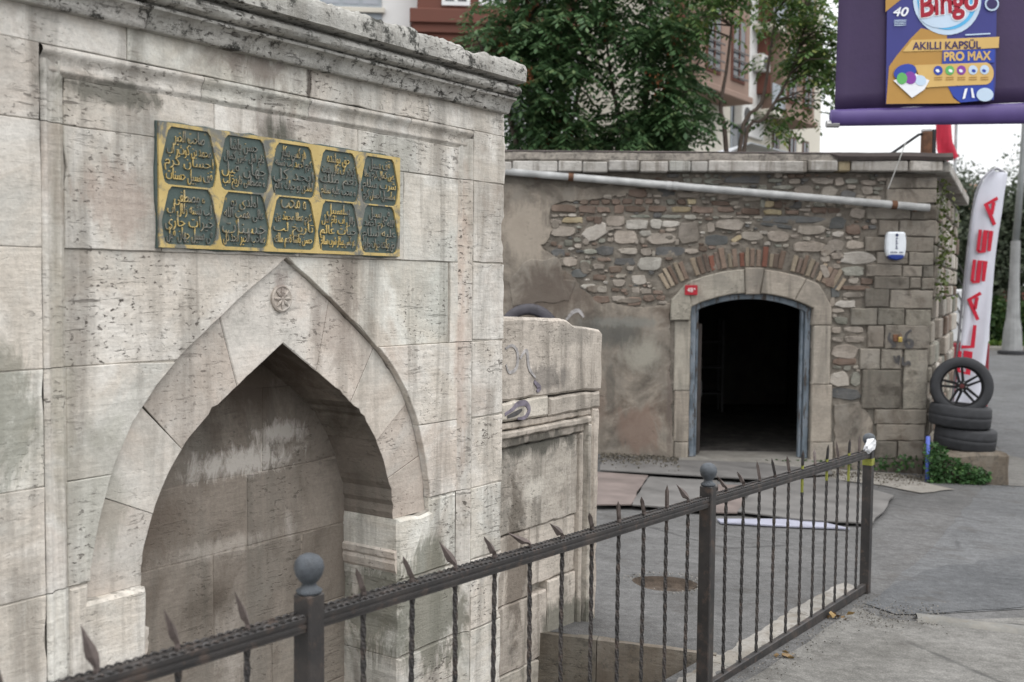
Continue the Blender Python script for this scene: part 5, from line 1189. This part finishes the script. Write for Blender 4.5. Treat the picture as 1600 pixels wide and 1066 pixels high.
# ================================================================== feather flag
GY = 14.9
def gp(x, y): return pt(x, y, GY)
fl = thing('feather_flag', 'tall white feather flag with red lettering behind the tyre pile', 'flag', Vector((gp(1500, 600).x, GY, ground_z(6, GY))))
FO = fl.location.copy()
Lp = [(1489, 640), (1494, 590), (1503, 500), (1513, 400), (1521, 335), (1527, 303), (1537, 280), (1551, 266)]; Rp = [(1531, 640), (1536, 590), (1546, 500), (1557, 400), (1566, 335), (1569, 305), (1572, 282), (1573, 271)]
vs = []; n = 6
Ls, Rs = smooth_pts(Lp, 4), smooth_pts(Rp, 4)
for a_, b_ in zip(Ls, Rs):
    for k in range(n + 1):
        p = gp(a_.x + (b_.x - a_.x) * k / n, a_.y + (b_.y - a_.y) * k / n) - FO; p.y += .035 * math.sin(k * 1.1 + a_.y * .02); vs.append(p)
m = MB(); K = len(Ls); m.add(vs, [(i * (n + 1) + j, (i + 1) * (n + 1) + j, (i + 1) * (n + 1) + j + 1, i * (n + 1) + j + 1) for i in range(K - 1) for j in range(n)])
cl = link('cloth', mesh(m.v, m.f, True), plain('flag_white', (.60, .61, .68), .6, .06, 3, .1), fl); sm = cl.modifiers.new('thick', 'SOLIDIFY'); sm.thickness = .004
m = MB(); m.tube([gp(x - 1.5, y) - FO + Vector((0, .02, 0)) for x, y in [(1486, 668)] + Lp + [(1560, 263), (1573, 270)]], .018, 8); m.build('pole', plain('flag_pole_grey', (.25, .25, .27), .4), fl, smooth=True)
m = MB(); m.lathe([(.22, 0), (.22, .05), (.06, .08), (.05, .12)], 18, (gp(1486, 668).x - FO.x, .02, -.0)); m.build('base', M_TYRE, fl)
M_FR = plain('flag_red', (.50, .012, .035), .5, .1)
def fletter(strokes, cx, cy, w_=5.2):
    """letters turned on their side: u runs up the flag, v across it"""
    ang = math.atan2(-95, 11)        # up the flag, in pixels
    ux, uy = .112, -.9937; vx, vy = .9937, .112
    for st in strokes:
        P = []
        for (u, v_) in st: P.append((cx + ux * u + vx * v_, cy + uy * u + vy * v_))
        m = MB(); Q = [gp(*p) - FO for p in P]; hw_ = w_ / 2 * GY / FPX
        vs = []
        for i, p in enumerate(Q):
            d1 = (Q[min(i + 1, len(Q) - 1)] - Q[max(i - 1, 0)]).normalized(); nn = Vector((-d1.z, 0, d1.x))
            kk = 1.0
            if 0 < i < len(Q) - 1:
                e1 = (Q[i] - Q[i - 1]).normalized(); e2 = (Q[i + 1] - Q[i]).normalized(); kk = 1 / max(.45, math.cos(e1.angle(e2, 0) / 2))
            for s_ in (-1, 1): vs += [p + nn * hw_ * kk * s_ + Vector((0, -.052, 0)), p + nn * hw_ * kk * s_ + Vector((0, -.044, 0))]
        fs = []
        for i in range(len(Q) - 1): a_, b_ = i * 4, i * 4 + 4; fs += [(a_, b_, b_ + 2, a_ + 2), (a_ + 1, a_ + 3, b_ + 3, b_ + 1), (a_, a_ + 1, b_ + 1, b_), (a_ + 2, b_ + 2, b_ + 3, a_ + 3)]
        e_ = len(Q) * 4 - 4; fs += [(0, 2, 3, 1), (e_, e_ + 1, e_ + 3, e_ + 2)]
        m.add(vs, fs); m.build('letter', M_FR, fl)
# glyphs read bottom to top; v = -8 is the letter's top side (left), +8 its foot (right)
Lt = {'A': [[(-21, 9), (9, -8), (21, 9)], [(-5, 2.5), (14, 4)]], 'S': [[(-17, -8.5), (-17, 0), (16, 0), (16, 8.5), (-15, 8.5)], [(-17, -8.5), (17, -8.5)]], 'L': [[(18, -9), (-15, -7), (-17, 8)], [(-17, 8), (12, 8)]], 'G': [[(17, -8), (-14, -8), (-17, 8), (17, 8), (17, 1), (2, 1)]]}
Lt['L'] = [[(-18, -9), (-16, 8), (18, 8)]]
for ch, cx, cy in (('A', 1545, 330), ('S', 1536, 377), ('S', 1527, 424), ('A', 1519, 478), ('L', 1511, 525), ('G', 1504, 566)): fletter(Lt[ch], cx, cy)

# ================================================================== far right: lamp post, flags, trees, hedge
LYD = 41.0
lb = pt(1581, 551, LYD); lp = thing('street_lamp', 'tall grey lamp post on a white painted concrete base', 'street lamp', lb)
m = MB(); k = LYD / FPX
m.lathe([(16 * k, -.1), (15.5 * k, .0), (13 * k, .9), (10 * k, 1.3), (7.5 * k, 2.8), (7 * k, 4.2)], 14); m.build('base', plain('white_painted_concrete', (.25, .255, .255), .8, .25, 2), lp)
m = MB(); m.lathe([(21 * k, -.25), (21 * k, .06), (17 * k, .09)], 14); m.build('foot', M_TYRE, lp)
t0 = Vector((0, 0, 4.2)); m = MB(); m.tube([t0, (.15, 0, 7), (.25, 0, 11), (.3, 0, 12.2), (1.2, 0, 12.8)], [.13, .115, .09, .08, .06], 10); m.build('shaft', plain('galvanised_steel', (.26, .275, .275), .5, .1, 3, metal=.2), lp, smooth=True)
m = MB(); m.bbox(1.1, 1.9, -.15, .15, 12.7, 12.9, .05); m.build('lamp_head', plain('lamp_grey', (.3, .3, .3), .5), lp)
rf_ = pt(1491, 300, 24); rfl = thing('red_flag', 'red flag hanging limp from a thin pole behind the workshop roof', 'flag', Vector((rf_.x, 24, ground_z(9, 20))))
m = MB(); m.tube([(0, 0, 0), (0, 0, rf_.z - rfl.location.z), (0, 0, pt(1491, 120, 24).z - rfl.location.z)], .035, 8); m.build('pole', plain('pole_grey', (.4, .42, .43), .5), rfl)
vs = []; 
for i in range(9):
    for j in range(6):
        p = pt(1489 - j * (4.6 + i * .12) + (0 if i < 6 else (i - 6) * 3.5), 150 + i * 12 + j * 2.5, 24) - rfl.location; p.y += .09 * math.sin(j * 1.4 + i * .5); vs.append(p)
m = MB(); m.add(vs, [(i * 6 + j, (i + 1) * 6 + j, (i + 1) * 6 + j + 1, i * 6 + j + 1) for i in range(8) for j in range(5)]); m.build('cloth', plain('red_cloth', (.50, .03, .06), .7, .1), rfl, smooth=True)
# board with black scribble showing past the side wall
sgb = thing('scribbled_board', 'white board with black scribbles and a red base behind the workshop side wall', 'board', pt(1496, 600, 21)); sgb.location.z = ground_z(8, 21)
zb0, zb1 = pt(1496, 592, 21).z - sgb.location.z, pt(1496, 452, 21).z - sgb.location.z; zm = pt(1496, 535, 21).z - sgb.location.z
m = MB(); m.bbox(-.25, .6, 0, .08, zm, zb1, .03); m.build('panel', plain('board_white', (.62, .63, .64), .6, .1), sgb)
m = MB(); m.bbox(-.25, .6, -.02, .1, 0, zm - .01, .03); m.build('foot', plain('board_red', (.20, .02, .03), .6, .1), sgb)
for k in range(5): m = MB(); z_ = zm + .25 + k * .28; m.tube([(-.2, -.012, z_), (-.05, -.012, z_ + .14), (.05, -.012, z_ - .05), (.12, -.012, z_ + .1)], .014, 5); m.build('scribble', M_SPRAY['black'], sgb)

M_BARK = plain('bark', (.085, .07, .055), .95, .35, 14, .8, .02); M_BARKL = plain('pale_bark', (.20, .165, .135), .9, .3, 14, .5, .02)
def pinnate(vs, fs, p, d, L, rr, nl=7, wl=.46, lam=.23):
    """one feather-shaped leaf: drooping rachis with paired leaflets"""
    side = d.cross(Vector((0, 0, 1)))
    if side.length < .05: side = Vector((1, 0, 0))
    side.normalize(); q = p.copy(); dirn = d.copy(); st = L / nl
    for k in range(nl):
        dirn = (dirn + Vector((0, 0, -.11))).normalized(); q = q + dirn * st
        ll = L * lam * (1.05 - .5 * abs(k / nl - .45)) * rr.uniform(.85, 1.15)
        for s_ in ((-1, 1) if k < nl - 1 else (0,)):
            ld = (dirn * (.45 if s_ else 1) + side * s_ * .9 + Vector((0, 0, -.35 + rr.uniform(-.2, .15)))).normalized(); w_ = ld.cross(Vector((rr.uniform(-.3, .3), rr.uniform(-.3, .3), 1))).normalized() * ll * wl
            i = len(vs); m_ = q + ld * ll * .45
            vs += [q, m_ + w_ * .55, q + ld * ll, m_ - w_ * .55 + Vector((0, 0, -.01))]; fs += [(i, i + 1, i + 2), (i, i + 2, i + 3)]
def tree(name, label, base, trunk_pts, lobes, nfr, L, seed, mat, bark, trunk_r, fruit=0, per=14, shell=.55, nl=7, cl=.45, clz=1.0):
    rr = random.Random(seed); o = thing(name, label, 'tree', base); B = Vector(base)
    vs = []; fs = []; br = MB(); tp = [Vector(p) - B for p in trunk_pts[0]]
    for tpp, r in zip(trunk_pts, trunk_r):
        P = smooth_pts3([Vector(p) - B for p in tpp]); br.tube(P, [r * (1 - .75 * i / (len(P) - 1)) for i in range(len(P))], 7)
    allp = [Vector(q) - B for tpp in trunk_pts for q in smooth_pts3([Vector(p) for p in tpp])]
    fr = MB(); done = 0; tot = sum(w_ for *_, w_ in lobes)
    for (c, r3, w_) in lobes:
        c = Vector(c) - B
        for _ in range(max(1, int(nfr * w_ / tot / per))):
            while True:
                u = Vector((rr.uniform(-1, 1), rr.uniform(-1, 1), rr.uniform(-1, 1)))
                if u.length <= 1 and u.length > shell * rr.random(): break
            k = c + Vector((u.x * r3[0], u.y * r3[1], u.z * r3[2]))
            a = min(allp, key=lambda q_: (q_ - k).length + max(0, q_.z - k.z) * 1.5)
            if (a - k).length > .2: br.tube([a, a.lerp(k, .5) + Vector((0, 0, .12 * (a - k).length)), k], [.022, .014, .006], 5)
            for _ in range(per):
                d = Vector((rr.gauss(0, 1), rr.gauss(0, 1), rr.gauss(.15, .6))).normalized()
                pinnate(vs, fs, k + Vector((rr.gauss(0, cl * .5), rr.gauss(0, cl * .5), rr.gauss(0, cl * .4 * clz))), d, L * rr.uniform(.7, 1.2), rr, nl)
            if rr.random() < fruit:
                for _ in range(26): q_ = k + Vector((rr.gauss(0, .09), rr.gauss(0, .09), rr.gauss(-.05, .13))); fr.add([q_, q_ + Vector((.05, .01, .02)), q_ + Vector((.02, .02, .07)), q_ + Vector((.01, .05, .03))], [(0, 1, 2), (0, 2, 3), (0, 3, 1)])
    me = bpy.data.meshes.new('crown'); me.from_pydata(vs, [], fs); me.update(); link('crown', me, mat, o)
    br.build('trunk', bark, o)
    if fr.v: fr.build('seed_cluster', plain('seed_red', (.20, .075, .03), .8, .4, 20), o, kind='stuff')
    return o
def smooth_pts3(p, k=4):
    out = []
    for i in range(len(p) - 1):
        p0, p1, p2, p3 = p[max(0, i - 1)], p[i], p[i + 1], p[min(len(p) - 1, i + 2)]
        for j in range(k): t_ = j / k; out.append(.5 * ((2 * p1) + (p2 - p0) * t_ + (2 * p0 - 5 * p1 + 4 * p2 - p3) * t_ ** 2 + (3 * p1 - p0 - 3 * p2 + p3) * t_ ** 3))
    return out + [p[-1]]
M_LF1 = leafmat('ailanthus_leaf', (.045, .095, .04), (.085, .16, .065), (.17, .235, .10), tr=.35); M_LF2 = leafmat('ailanthus_leaf_light', (.06, .11, .03), (.10, .175, .055), (.24, .26, .07), tr=.4)
TYD = 20.8; gz = ground_z(1, 16)
def T(x, y, d=0): return pt(x, y, TYD + d)
def lobe(x, y, rx, ry, w_, d=0): c = T(x, y, d); k = (TYD + d) / FPX; return (c, (rx * k, 1.4, ry * k), w_)
x1 = T(845, 300).x; tree('tree_of_heaven', 'broad dark green tree with drooping feather leaves behind the fountain end', (x1, TYD, gz), [[(x1, TYD, gz), (x1 + .05, TYD, 2), T(850, 200), T(830, 60), T(815, -60)], [(x1, TYD, 2.4), T(900, 160), T(925, 40)], [(x1, TYD, 2.4), T(790, 160), T(745, 60)]],
     [lobe(782, 62, 26, 50, 1.0), lobe(850, 30, 60, 65, 1.7), lobe(825, 150, 30, 80, 1.5), lobe(880, 130, 40, 65, 1.0), lobe(850, 210, 50, 35, 1.2), lobe(880, -50, 90, 50, 1.2), lobe(905, 215, 35, 30, .6)], 1350, .72, 3, M_LF1, M_BARK, [.13, .07, .07], .14, nl=8)
x2 = T(1010, 300).x; tree('tree_of_heaven', 'dark green tree with drooping feather leaves behind the middle of the workshop roof', (x2, TYD + .4, gz), [[(x2, TYD + .4, gz), (x2, TYD + .4, 2), T(1005, 190), T(1020, 60), T(1010, -50)], [(x2, TYD + .4, 2.6), T(1060, 170), T(1095, 90)], [(x2, TYD, 2.6), T(960, 150), T(945, 40)]],
     [lobe(1040, 155, 30, 52, 1.6), lobe(1000, 50, 45, 45, .9), lobe(1005, 195, 40, 38, 1.2), lobe(1050, 212, 26, 22, .8), lobe(935, 10, 30, 30, .4), lobe(1050, 40, 26, 45, .7), lobe(1000, -50, 80, 40, 1.0), lobe(960, 222, 20, 18, .3)], 1200, .70, 5, M_LF1, M_BARK, [.12, .06, .06], .12, nl=8)
x3 = T(1160, 245, -.6).x; st = lambda *p: [T(x, y, -.6) for x, y in p]
tree('young_tree', 'slender young tree with three thin bare stems rising over the workshop roof', (x3, TYD - .6, gz), [[(x3, TYD - .6, gz)] + st((1135, 240), (1126, 170), (1135, 110), (1143, 40), (1150, -40)), [(x3 + .05, TYD - .6, gz)] + st((1155, 236), (1190, 160), (1202, 90), (1212, 20), (1216, -40)), [(x3 + .1, TYD - .6, gz)] + st((1162, 238), (1195, 185), (1228, 130), (1250, 70), (1262, 10))],
     [lobe(1130, -15, 50, 24, 1.2, -.6), lobe(1215, -5, 40, 30, 1.1, -.6), lobe(1255, 70, 22, 34, 1.0, -.6), lobe(1280, 50, 14, 24, .8, -.6), lobe(1275, 115, 12, 26, .4, -.6), lobe(1095, 45, 20, 22, .5, -.6), lobe(1240, 160, 34, 16, .25, -.6), lobe(1205, 185, 26, 12, .18, -.6), lobe(1270, -20, 40, 30, .7, -.6), lobe(1275, 160, 18, 14, .2, -.6), lobe(1296, 90, 14, 34, .6, -.6)], 560, .62, 9, M_LF2, plain('young_bark', (.11, .085, .07), .9, .3, 14, .5, .02), [.055, .05, .045], 0, 8, cl=.4)
# olive trees, cypress tips and hedge on the far side of the road
M_OLV = leafmat('olive_leaf', (.035, .05, .03), (.075, .095, .06), (.15, .17, .12)); M_HED = leafmat('hedge_leaf', (.02, .05, .012), (.045, .085, .025), (.11, .14, .04)); M_CON = leafmat('far_leaf', (.05, .07, .05), (.095, .12, .085), (.14, .16, .12))
def far_tree(name, label, px, base_py, Y, blobs, n, size, mat, seed, cat='tree', group=None):
    rr = random.Random(seed); b = pt(px, base_py, Y); b.z = min(b.z, ground_z(b.x, b.y) + .0); o = thing(name, label, cat, b, group=group); cs = []; k = Y / FPX; tot = sum(q_[4] for q_ in blobs); br = MB()
    for (x, y, rx, ry, w_) in blobs:
        c = pt(x, y, Y) - b; br.tube([(0, 0, 0), Vector((c.x * .3, 0, c.z * .55)), c], [.10 * Y / 40, .06 * Y / 40, .02], 6)
        ncl = max(3, int(n * w_ / tot / 40))
        for _ in range(ncl):
            u = Vector((rr.gauss(0, .5), rr.gauss(0, .5), rr.gauss(0, .5)))
            if u.length > 1: u.normalize()
            cc = c + Vector((u.x * rx * k, u.y * rx * k, u.z * ry * k))
            for _ in range(40): cs.append(cc + Vector((rr.gauss(0, .3), rr.gauss(0, .3), rr.gauss(0, .22))) * (Y / 30))
    leaf_mesh('crown', cs, size, mat, o, seed=seed); br.build('trunk', M_BARK, o); return o
far_tree('olive_tree', 'grey-green olive tree spreading behind the feather flag', 1625, 530, 48, [(1590, 380, 40, 50, 2), (1545, 420, 40, 45, 1.5), (1620, 330, 40, 40, 1.2), (1580, 320, 25, 35, 1), (1520, 400, 25, 60, 1.2), (1625, 410, 50, 50, 1.6)], 11000, .24, M_OLV, 1)
far_tree('olive_tree', 'dull green tree filling the gap between workshop and feather flag', 1505, 520, 50, [(1505, 330, 22, 45, 1.2), (1510, 400, 22, 55, 1.5), (1500, 455, 18, 40, 1), (1530, 450, 22, 40, 1)], 6500, .24, M_OLV, 2)
far_tree('far_tree', 'pale distant tree top rising behind the dull green tree', 1495, 470, 80, [(1495, 295, 20, 30, 1), (1515, 300, 16, 22, .8), (1610, 275, 25, 45, 1)], 2200, .22, M_CON, 4)
rr = random.Random(5)
hz = pt(1590, 540, 46); hg = thing('hedge', 'clipped dark green hedge behind the kerb of the far pavement', 'hedge', (hz.x, 46, ground_z(10, 20)))
leaf_mesh('foliage', [pt(rr.uniform(1488, 1680), 470 + 66 * rr.random() ** .8 + 12 * noise.noise(Vector((rr.random() * 3, 0, 0))), 45.5 + rr.random() * 1.6) - hg.location for _ in range(9000)], .22, M_HED, hg, seed=3)
m = MB(); m.box(-2.3, 3.2, .5, 1.4, 0, 1.6); m.build('stems', M_BARK, hg)
M_GRASS = leafmat('grass_blade', (.05, .10, .015), (.09, .16, .03), (.16, .2, .05))
leaf_mesh('grass', [(lambda p: (p.x, p.y, ground_z(p.x, p.y) + .12 + .05 * rr.random()))(Vector((rr.uniform(17, 30), rr.uniform(44.2, 45.8), 0))) for _ in range(4000)], .2, M_GRASS, seed=5, droop=-1.0, kind='stuff')
zg = ground_z(10, 20)
m = MB(); m.bbox(15, 70, 43.6, 43.95, zg - .1, zg + .15, .03); m.build('kerb', M_CONC, kind='structure')
m = MB(); m.box(15, 70, 43.9, 90, zg - .1, zg + .10); m.build('verge', plain('verge_soil', (.06, .07, .03), .95, .3, 4), kind='structure')
wl = thing('red_wall', 'low brick-red wall beyond the lamp post', 'wall', pt(1600, 520, 56)); wl.location.z = zg
m = MB(); m.bbox(-2, 12, 0, .3, 0, 2.4, .02); m.build('wall', plain('brick_red_paint', (.20, .075, .06), .9, .2, 2), wl)
m = MB(); m.bbox(-2.1, 12.1, -.08, .38, 2.402, 2.55, .03); m.build('coping', M_CONC, wl)
fh = thing('far_house', 'distant tan house with a brown roof above the trees', 'house', pt(1515, 330, 75)); zf = fh.location.z; fh.location.z = zg
m = MB(); m.box(-1.8, 2.2, 0, 6, 0, zf - zg + 1.3); m.build('wall', plain('tan_render', (.34, .27, .2), .9, .1, 2), fh)
m = MB(); m.add([(-2.1, -.3, zf - zg + 1.31), (2.5, -.3, zf - zg + 1.31), (2.5, 6.3, zf - zg + 1.31), (-2.1, 6.3, zf - zg + 1.31), (-1.4, 3, zf - zg + 2.1), (1.8, 3, zf - zg + 2.1)], [(0, 1, 5, 4), (2, 3, 4, 5), (0, 4, 3), (1, 2, 5), (0, 3, 2, 1)]); m.build('roof', plain('roof_brown', (.2, .11, .07), .9, .2, 2), fh)
m = MB(); m.bbox(-1.0, -.2, -.03, .05, zf - zg - .4, zf - zg + .7, .02); m.build('window', M_TYRE, fh)

# ================================================================== apartment houses behind the trees
M_CRM = plain('cream_render', (.58, .55, .48), .9, .06, .6, .1); M_WHR = plain('white_render', (.70, .70, .69), .9, .05, .6, .1)
M_BRN = plain('brown_cladding', (.135, .055, .04), .8, .1, 1, .1); M_PKB = plain('pinkish_cladding', (.25, .175, .14), .85, .08, 1, .1); M_DKB = plain('dark_brown_trim', (.085, .04, .032), .7, .1)
M_FRW = plain('white_window_frame', (.68, .69, .70), .5, .05); M_GRR = plain('grey_panel', (.30, .33, .36), .7, .08, 1)
t = NT('window_glass', .08, .6); c = t.ramp(t.rnd, [(0, (.03, .035, .04)), (.6, (.07, .08, .09)), (1, (.16, .18, .2))]); M_GLS = t.out(c)
M_RAIL = plain('balcony_metal', (.10, .085, .08), .5, .1); M_ACW = plain('aircon_white', (.6, .6, .58), .6, .08); M_ACG = plain('aircon_grille', (.08, .08, .08), .7)
APF = Frame((40 * math.tan(TH) - 19.0, 40, 0), TH)
ap = frame_thing(APF, 'apartment_block', 'cream apartment block with pinkish brown bays receding behind the young tree', 'apartment block')
def apbox(name, px0, px1, z0, z1, d0, d1, mat, parent=None, b=.02):
    a0 = APF.at(px0, 200, d0)[0]; a1 = APF.at(px1, 200, d0)[0]; m = MB(); m.bbox(a0, a1, d0, d1, z0, z1, b); return m.build(name, mat, parent or ap)
def apz(x, y, d=0): return APF.at(x, y, d)[1]
aR = APF.at(1282, 200)[0]; m = MB(); aL = APF.at(1030, 200)[0]; m.box(aL, aR, 0, 12, -2, 26); m.build('wall', M_CRM, ap)
m = MB(); m.bbox(aL - .5, aR + .5, -.5, 12.5, 26.01, 26.4, .05); m.build('roof', M_DKB, ap)
FLR = 3.05; zb = apz(1163, 150, -1.0)
def window(a0, a1, z0, z1, y, parent, fm=M_BRN, rail=True):
    w_ = MB(); w_.bbox(a0, a1, y - .04, y + .06, z0, z1, .01); f = w_.build('window', fm, parent)
    g_ = MB(); g_.box(a0 + .1, a1 - .1, y - .05, y - .042, z0 + .1, z1 - .1); g_.build('pane', M_GLS, f)
    g_ = MB(); mid = (a0 + a1) / 2; g_.bbox(mid - .04, mid + .04, y - .075, y - .052, z0 + .1, z1 - .1, .005); g_.build('mullion', fm, f)
    if rail:
        for k in range(4): g_ = MB(); g_.bbox(a0 - .05, a1 + .05, y - .16, y - .12, z0 + .1 + k * .28, z0 + .15 + k * .28, .004); g_.build('rail_bar', M_RAIL, f)
    return f
def bay(pl, pr, z0, z1, proj, cols):
    a0, a1 = APF.at(pl, 150, -proj)[0], APF.at(pr, 150, -proj)[0]
    m = MB(); m.bbox(a0, a1, -proj, .02, z0, z1, .02); b = m.build('bay', M_PKB, ap)
    m = MB(); m.bbox(a0 - .12, a1 + .12, -proj - .12, .015, z0 - .22, z0 - .003, .03); m.build('bay_soffit', M_PKB, b)
    n = int((z1 - z0) / FLR)
    for f in range(n):
        for k in range(cols):
            w_ = (a1 - a0) / cols; x0 = a0 + w_ * (k + .22); x1_ = a0 + w_ * (k + .78); window(x0, x1_, z0 + FLR * f + .35, z0 + FLR * f + 2.5, -proj, b)
        m = MB(); m.bbox(a0 - .04, a1 + .04, -proj - .05, .01, z0 + FLR * f - .12, z0 + FLR * f + .08, .01)
        if f: m.build('band', M_DKB, b)
bay(1092, 1170, zb, 25.5, 1.0, 2); bay(1224, 1273, zb, 25.5, 1.0, 2);
for pl, pr in ((1066, 1091), (1196, 1223)):
    a0, a1 = APF.at(pl, 150, -.5)[0], APF.at(pr, 150, -.5)[0]; m = MB(); m.bbox(a0, a1, -.5, .01, zb + .6, 25.4, .02); m.build('brown_panel', M_BRN, ap)
a0, a1 = APF.at(1171, 150, -.15)[0], APF.at(1195, 150, -.15)[0]; m = MB(); m.bbox(a0, a1, -.15, .01, zb - 1.0, 25.3, .02); m.build('white_strip', M_WHR, ap)
for f in range(5):
    z = zb + FLR * f; window(a0 + .9, a1 - .35, z + .2, z + 2.3, -.16, ap, M_FRW, False)
    m = MB(); m.bbox(a0 + .1, a1 - .1, -1.0, -.17, z - .25, z - .05, .02); o = m.build('balcony', M_CRM, ap); m = MB(); m.bbox(a0 + .1, a1 - .1, -1.0, -.95, z - .048, z + .85, .02); m.build('balcony_panel', M_GRR, o)
    m = MB(); m.bbox(a0 + .15, a0 + .95, -.55, -.2, z + 1.35, z + 1.95, .04); o = m.build('air_conditioner', M_ACW, ap); m = MB(); m.lathe([(.22, 0), (.22, -.02), (0, -.02)], 14, (a0 + .5, -.55, z + 1.65), 'y'); m.build('fan_grille', M_ACG, o)
for px0, px1, y0, y1 in ((1206, 1217, 208, 237), (1232, 1244, 216, 242), (1253, 1263, 222, 244), (1140, 1165, 165, 240)):
    p0, p1 = APF.at(px0, y1), APF.at(px1, y0); window(p0[0], p1[0], p0[1], p1[1], 0, ap, M_DKB if px0 > 1150 else M_GRR, False)
p0 = APF.at(1156, 195, -.3); m = MB(); m.bbox(p0[0], p0[0] + 1.0, -.4, -.05, p0[1], p0[1] + .75, .04); o = m.build('air_conditioner', M_ACW, ap); m = MB(); m.lathe([(.27, 0), (.27, -.02), (0, -.02)], 14, (p0[0] + .4, -.4, p0[1] + .38), 'y'); m.build('fan_grille', M_ACG, o)
# white house facing the street, left
AQ = Frame((-6.0, 31.0, 0), math.radians(86))
aq = frame_thing(AQ, 'white_apartment_house', 'white apartment house with reddish brown bay windows above the fountain cornice', 'apartment house')
xl, xr = AQ.at(380, 50)[0], AQ.at(905, 50)[0]; m = MB(); m.box(xl, xr, 0, 9, -1, 17); m.build('wall', M_WHR, aq)
m = MB(); m.bbox(xl - .3, xr + .3, -.3, 9.3, 17.01, 17.4, .05); m.build('roof', M_DKB, aq)
def aqwin(px0, px1, y0, y1, d, fm, nm, parent=aq):
    p0, p1 = AQ.at(px0, y1, d), AQ.at(px1, y0, d); m = MB(); m.bbox(p0[0], p1[0], d - .05, d + .06, p0[1], p1[1], .01); f = m.build('window', fm, parent)
    w_ = (p1[0] - p0[0] - .1) / nm
    for k in range(nm): m = MB(); m.box(p0[0] + .1 + w_ * k, p0[0] + w_ * (k + 1), d - .06, d - .052, p0[1] + .12, p1[1] - .1); m.build('pane', M_GLS if fm != M_GRR else M_PANE, f)
    return f
M_PANE = plain('milky_pane', (.34, .36, .40), .3, .1, 2)
aqwin(500, 597, -150, 12, 0, M_GRR, 3); p0, p1 = AQ.at(500, 42), AQ.at(597, 17); m = MB(); m.bbox(p0[0], p1[0], -.04, .05, p0[1], p1[1], .01); m.build('grey_panel', M_GRR, aq)
p0, p1 = AQ.at(496, 17, -.15), AQ.at(601, 12, -.15); m = MB(); m.bbox(p0[0], p1[0], -.15, .02, p0[1], p1[1], .01); m.build('window_sill', M_CRM, aq)
p0, p1 = AQ.at(652, 18, -.9), AQ.at(905, -220, -.9); m = MB(); m.bbox(p0[0], p1[0], -.9, .03, p0[1], 16.5, .02); by_ = m.build('bay', M_BRN, aq)
for (xa_, xb_, ya, yb, d) in ((640, 915, 34, 19, -1.15), (644, 912, 50, 35, -1.05), (650, 908, 66, 51, -.95)):
    q0, q1 = AQ.at(xa_, ya, d), AQ.at(xb_, yb, d); m = MB(); m.bbox(q0[0], q1[0], d, .02, q0[1], q1[1] - .005, .02); m.build('bay_cornice', M_BRN, by_)
for px0, px1 in ((690, 735), (748, 793), (806, 830), (843, 873)): aqwin(px0, px1, -60, 9, -.92, M_FRW, 2, by_)
aqwin(520, 590, 120, 250, 0, M_GRR, 3)
for px0, px1 in ((700, 760), (790, 850)): aqwin(px0, px1, 110, 220, 0, M_FRW, 2)
# pale tin roof low behind the young tree, red roof edge at the left end of the workshop
sh = thing('tin_shed', 'pale tin shed roof just showing behind the workshop parapet', 'shed', pt(1165, 300, 24)); sh.location.z = ground_z(3, 16); zt = pt(1165, 222, 24).z - sh.location.z
m = MB(); m.add([(-.9, 0, zt - .45), (1.1, 0, zt - .25), (1.1, 3, zt - .05), (-.9, 3, zt - .05), (.1, 0, zt), (.1, 3, zt + .2)], [(0, 4, 5, 3), (4, 1, 2, 5)]); o = m.build('roof', plain('pale_tin', (.5, .52, .55), .5, .1), sh); sm = o.modifiers.new('thick', 'SOLIDIFY'); sm.thickness = .03
m = MB(); m.box(-.85, 1.05, .05, 2.9, 0, zt - .5); m.build('wall', M_CRM, sh)
rl = FAC.at(786, 250, .8); m = MB(); m.bbox(rl[0] - 1.2, FAC.at(824, 250, .8)[0], .7, 1.5, 3.2, FAC.at(790, 241, .8)[1], .02); m.build('red_roof_edge', plain('red_roofing', (.27, .10, .095), .8, .2, 4), ws)
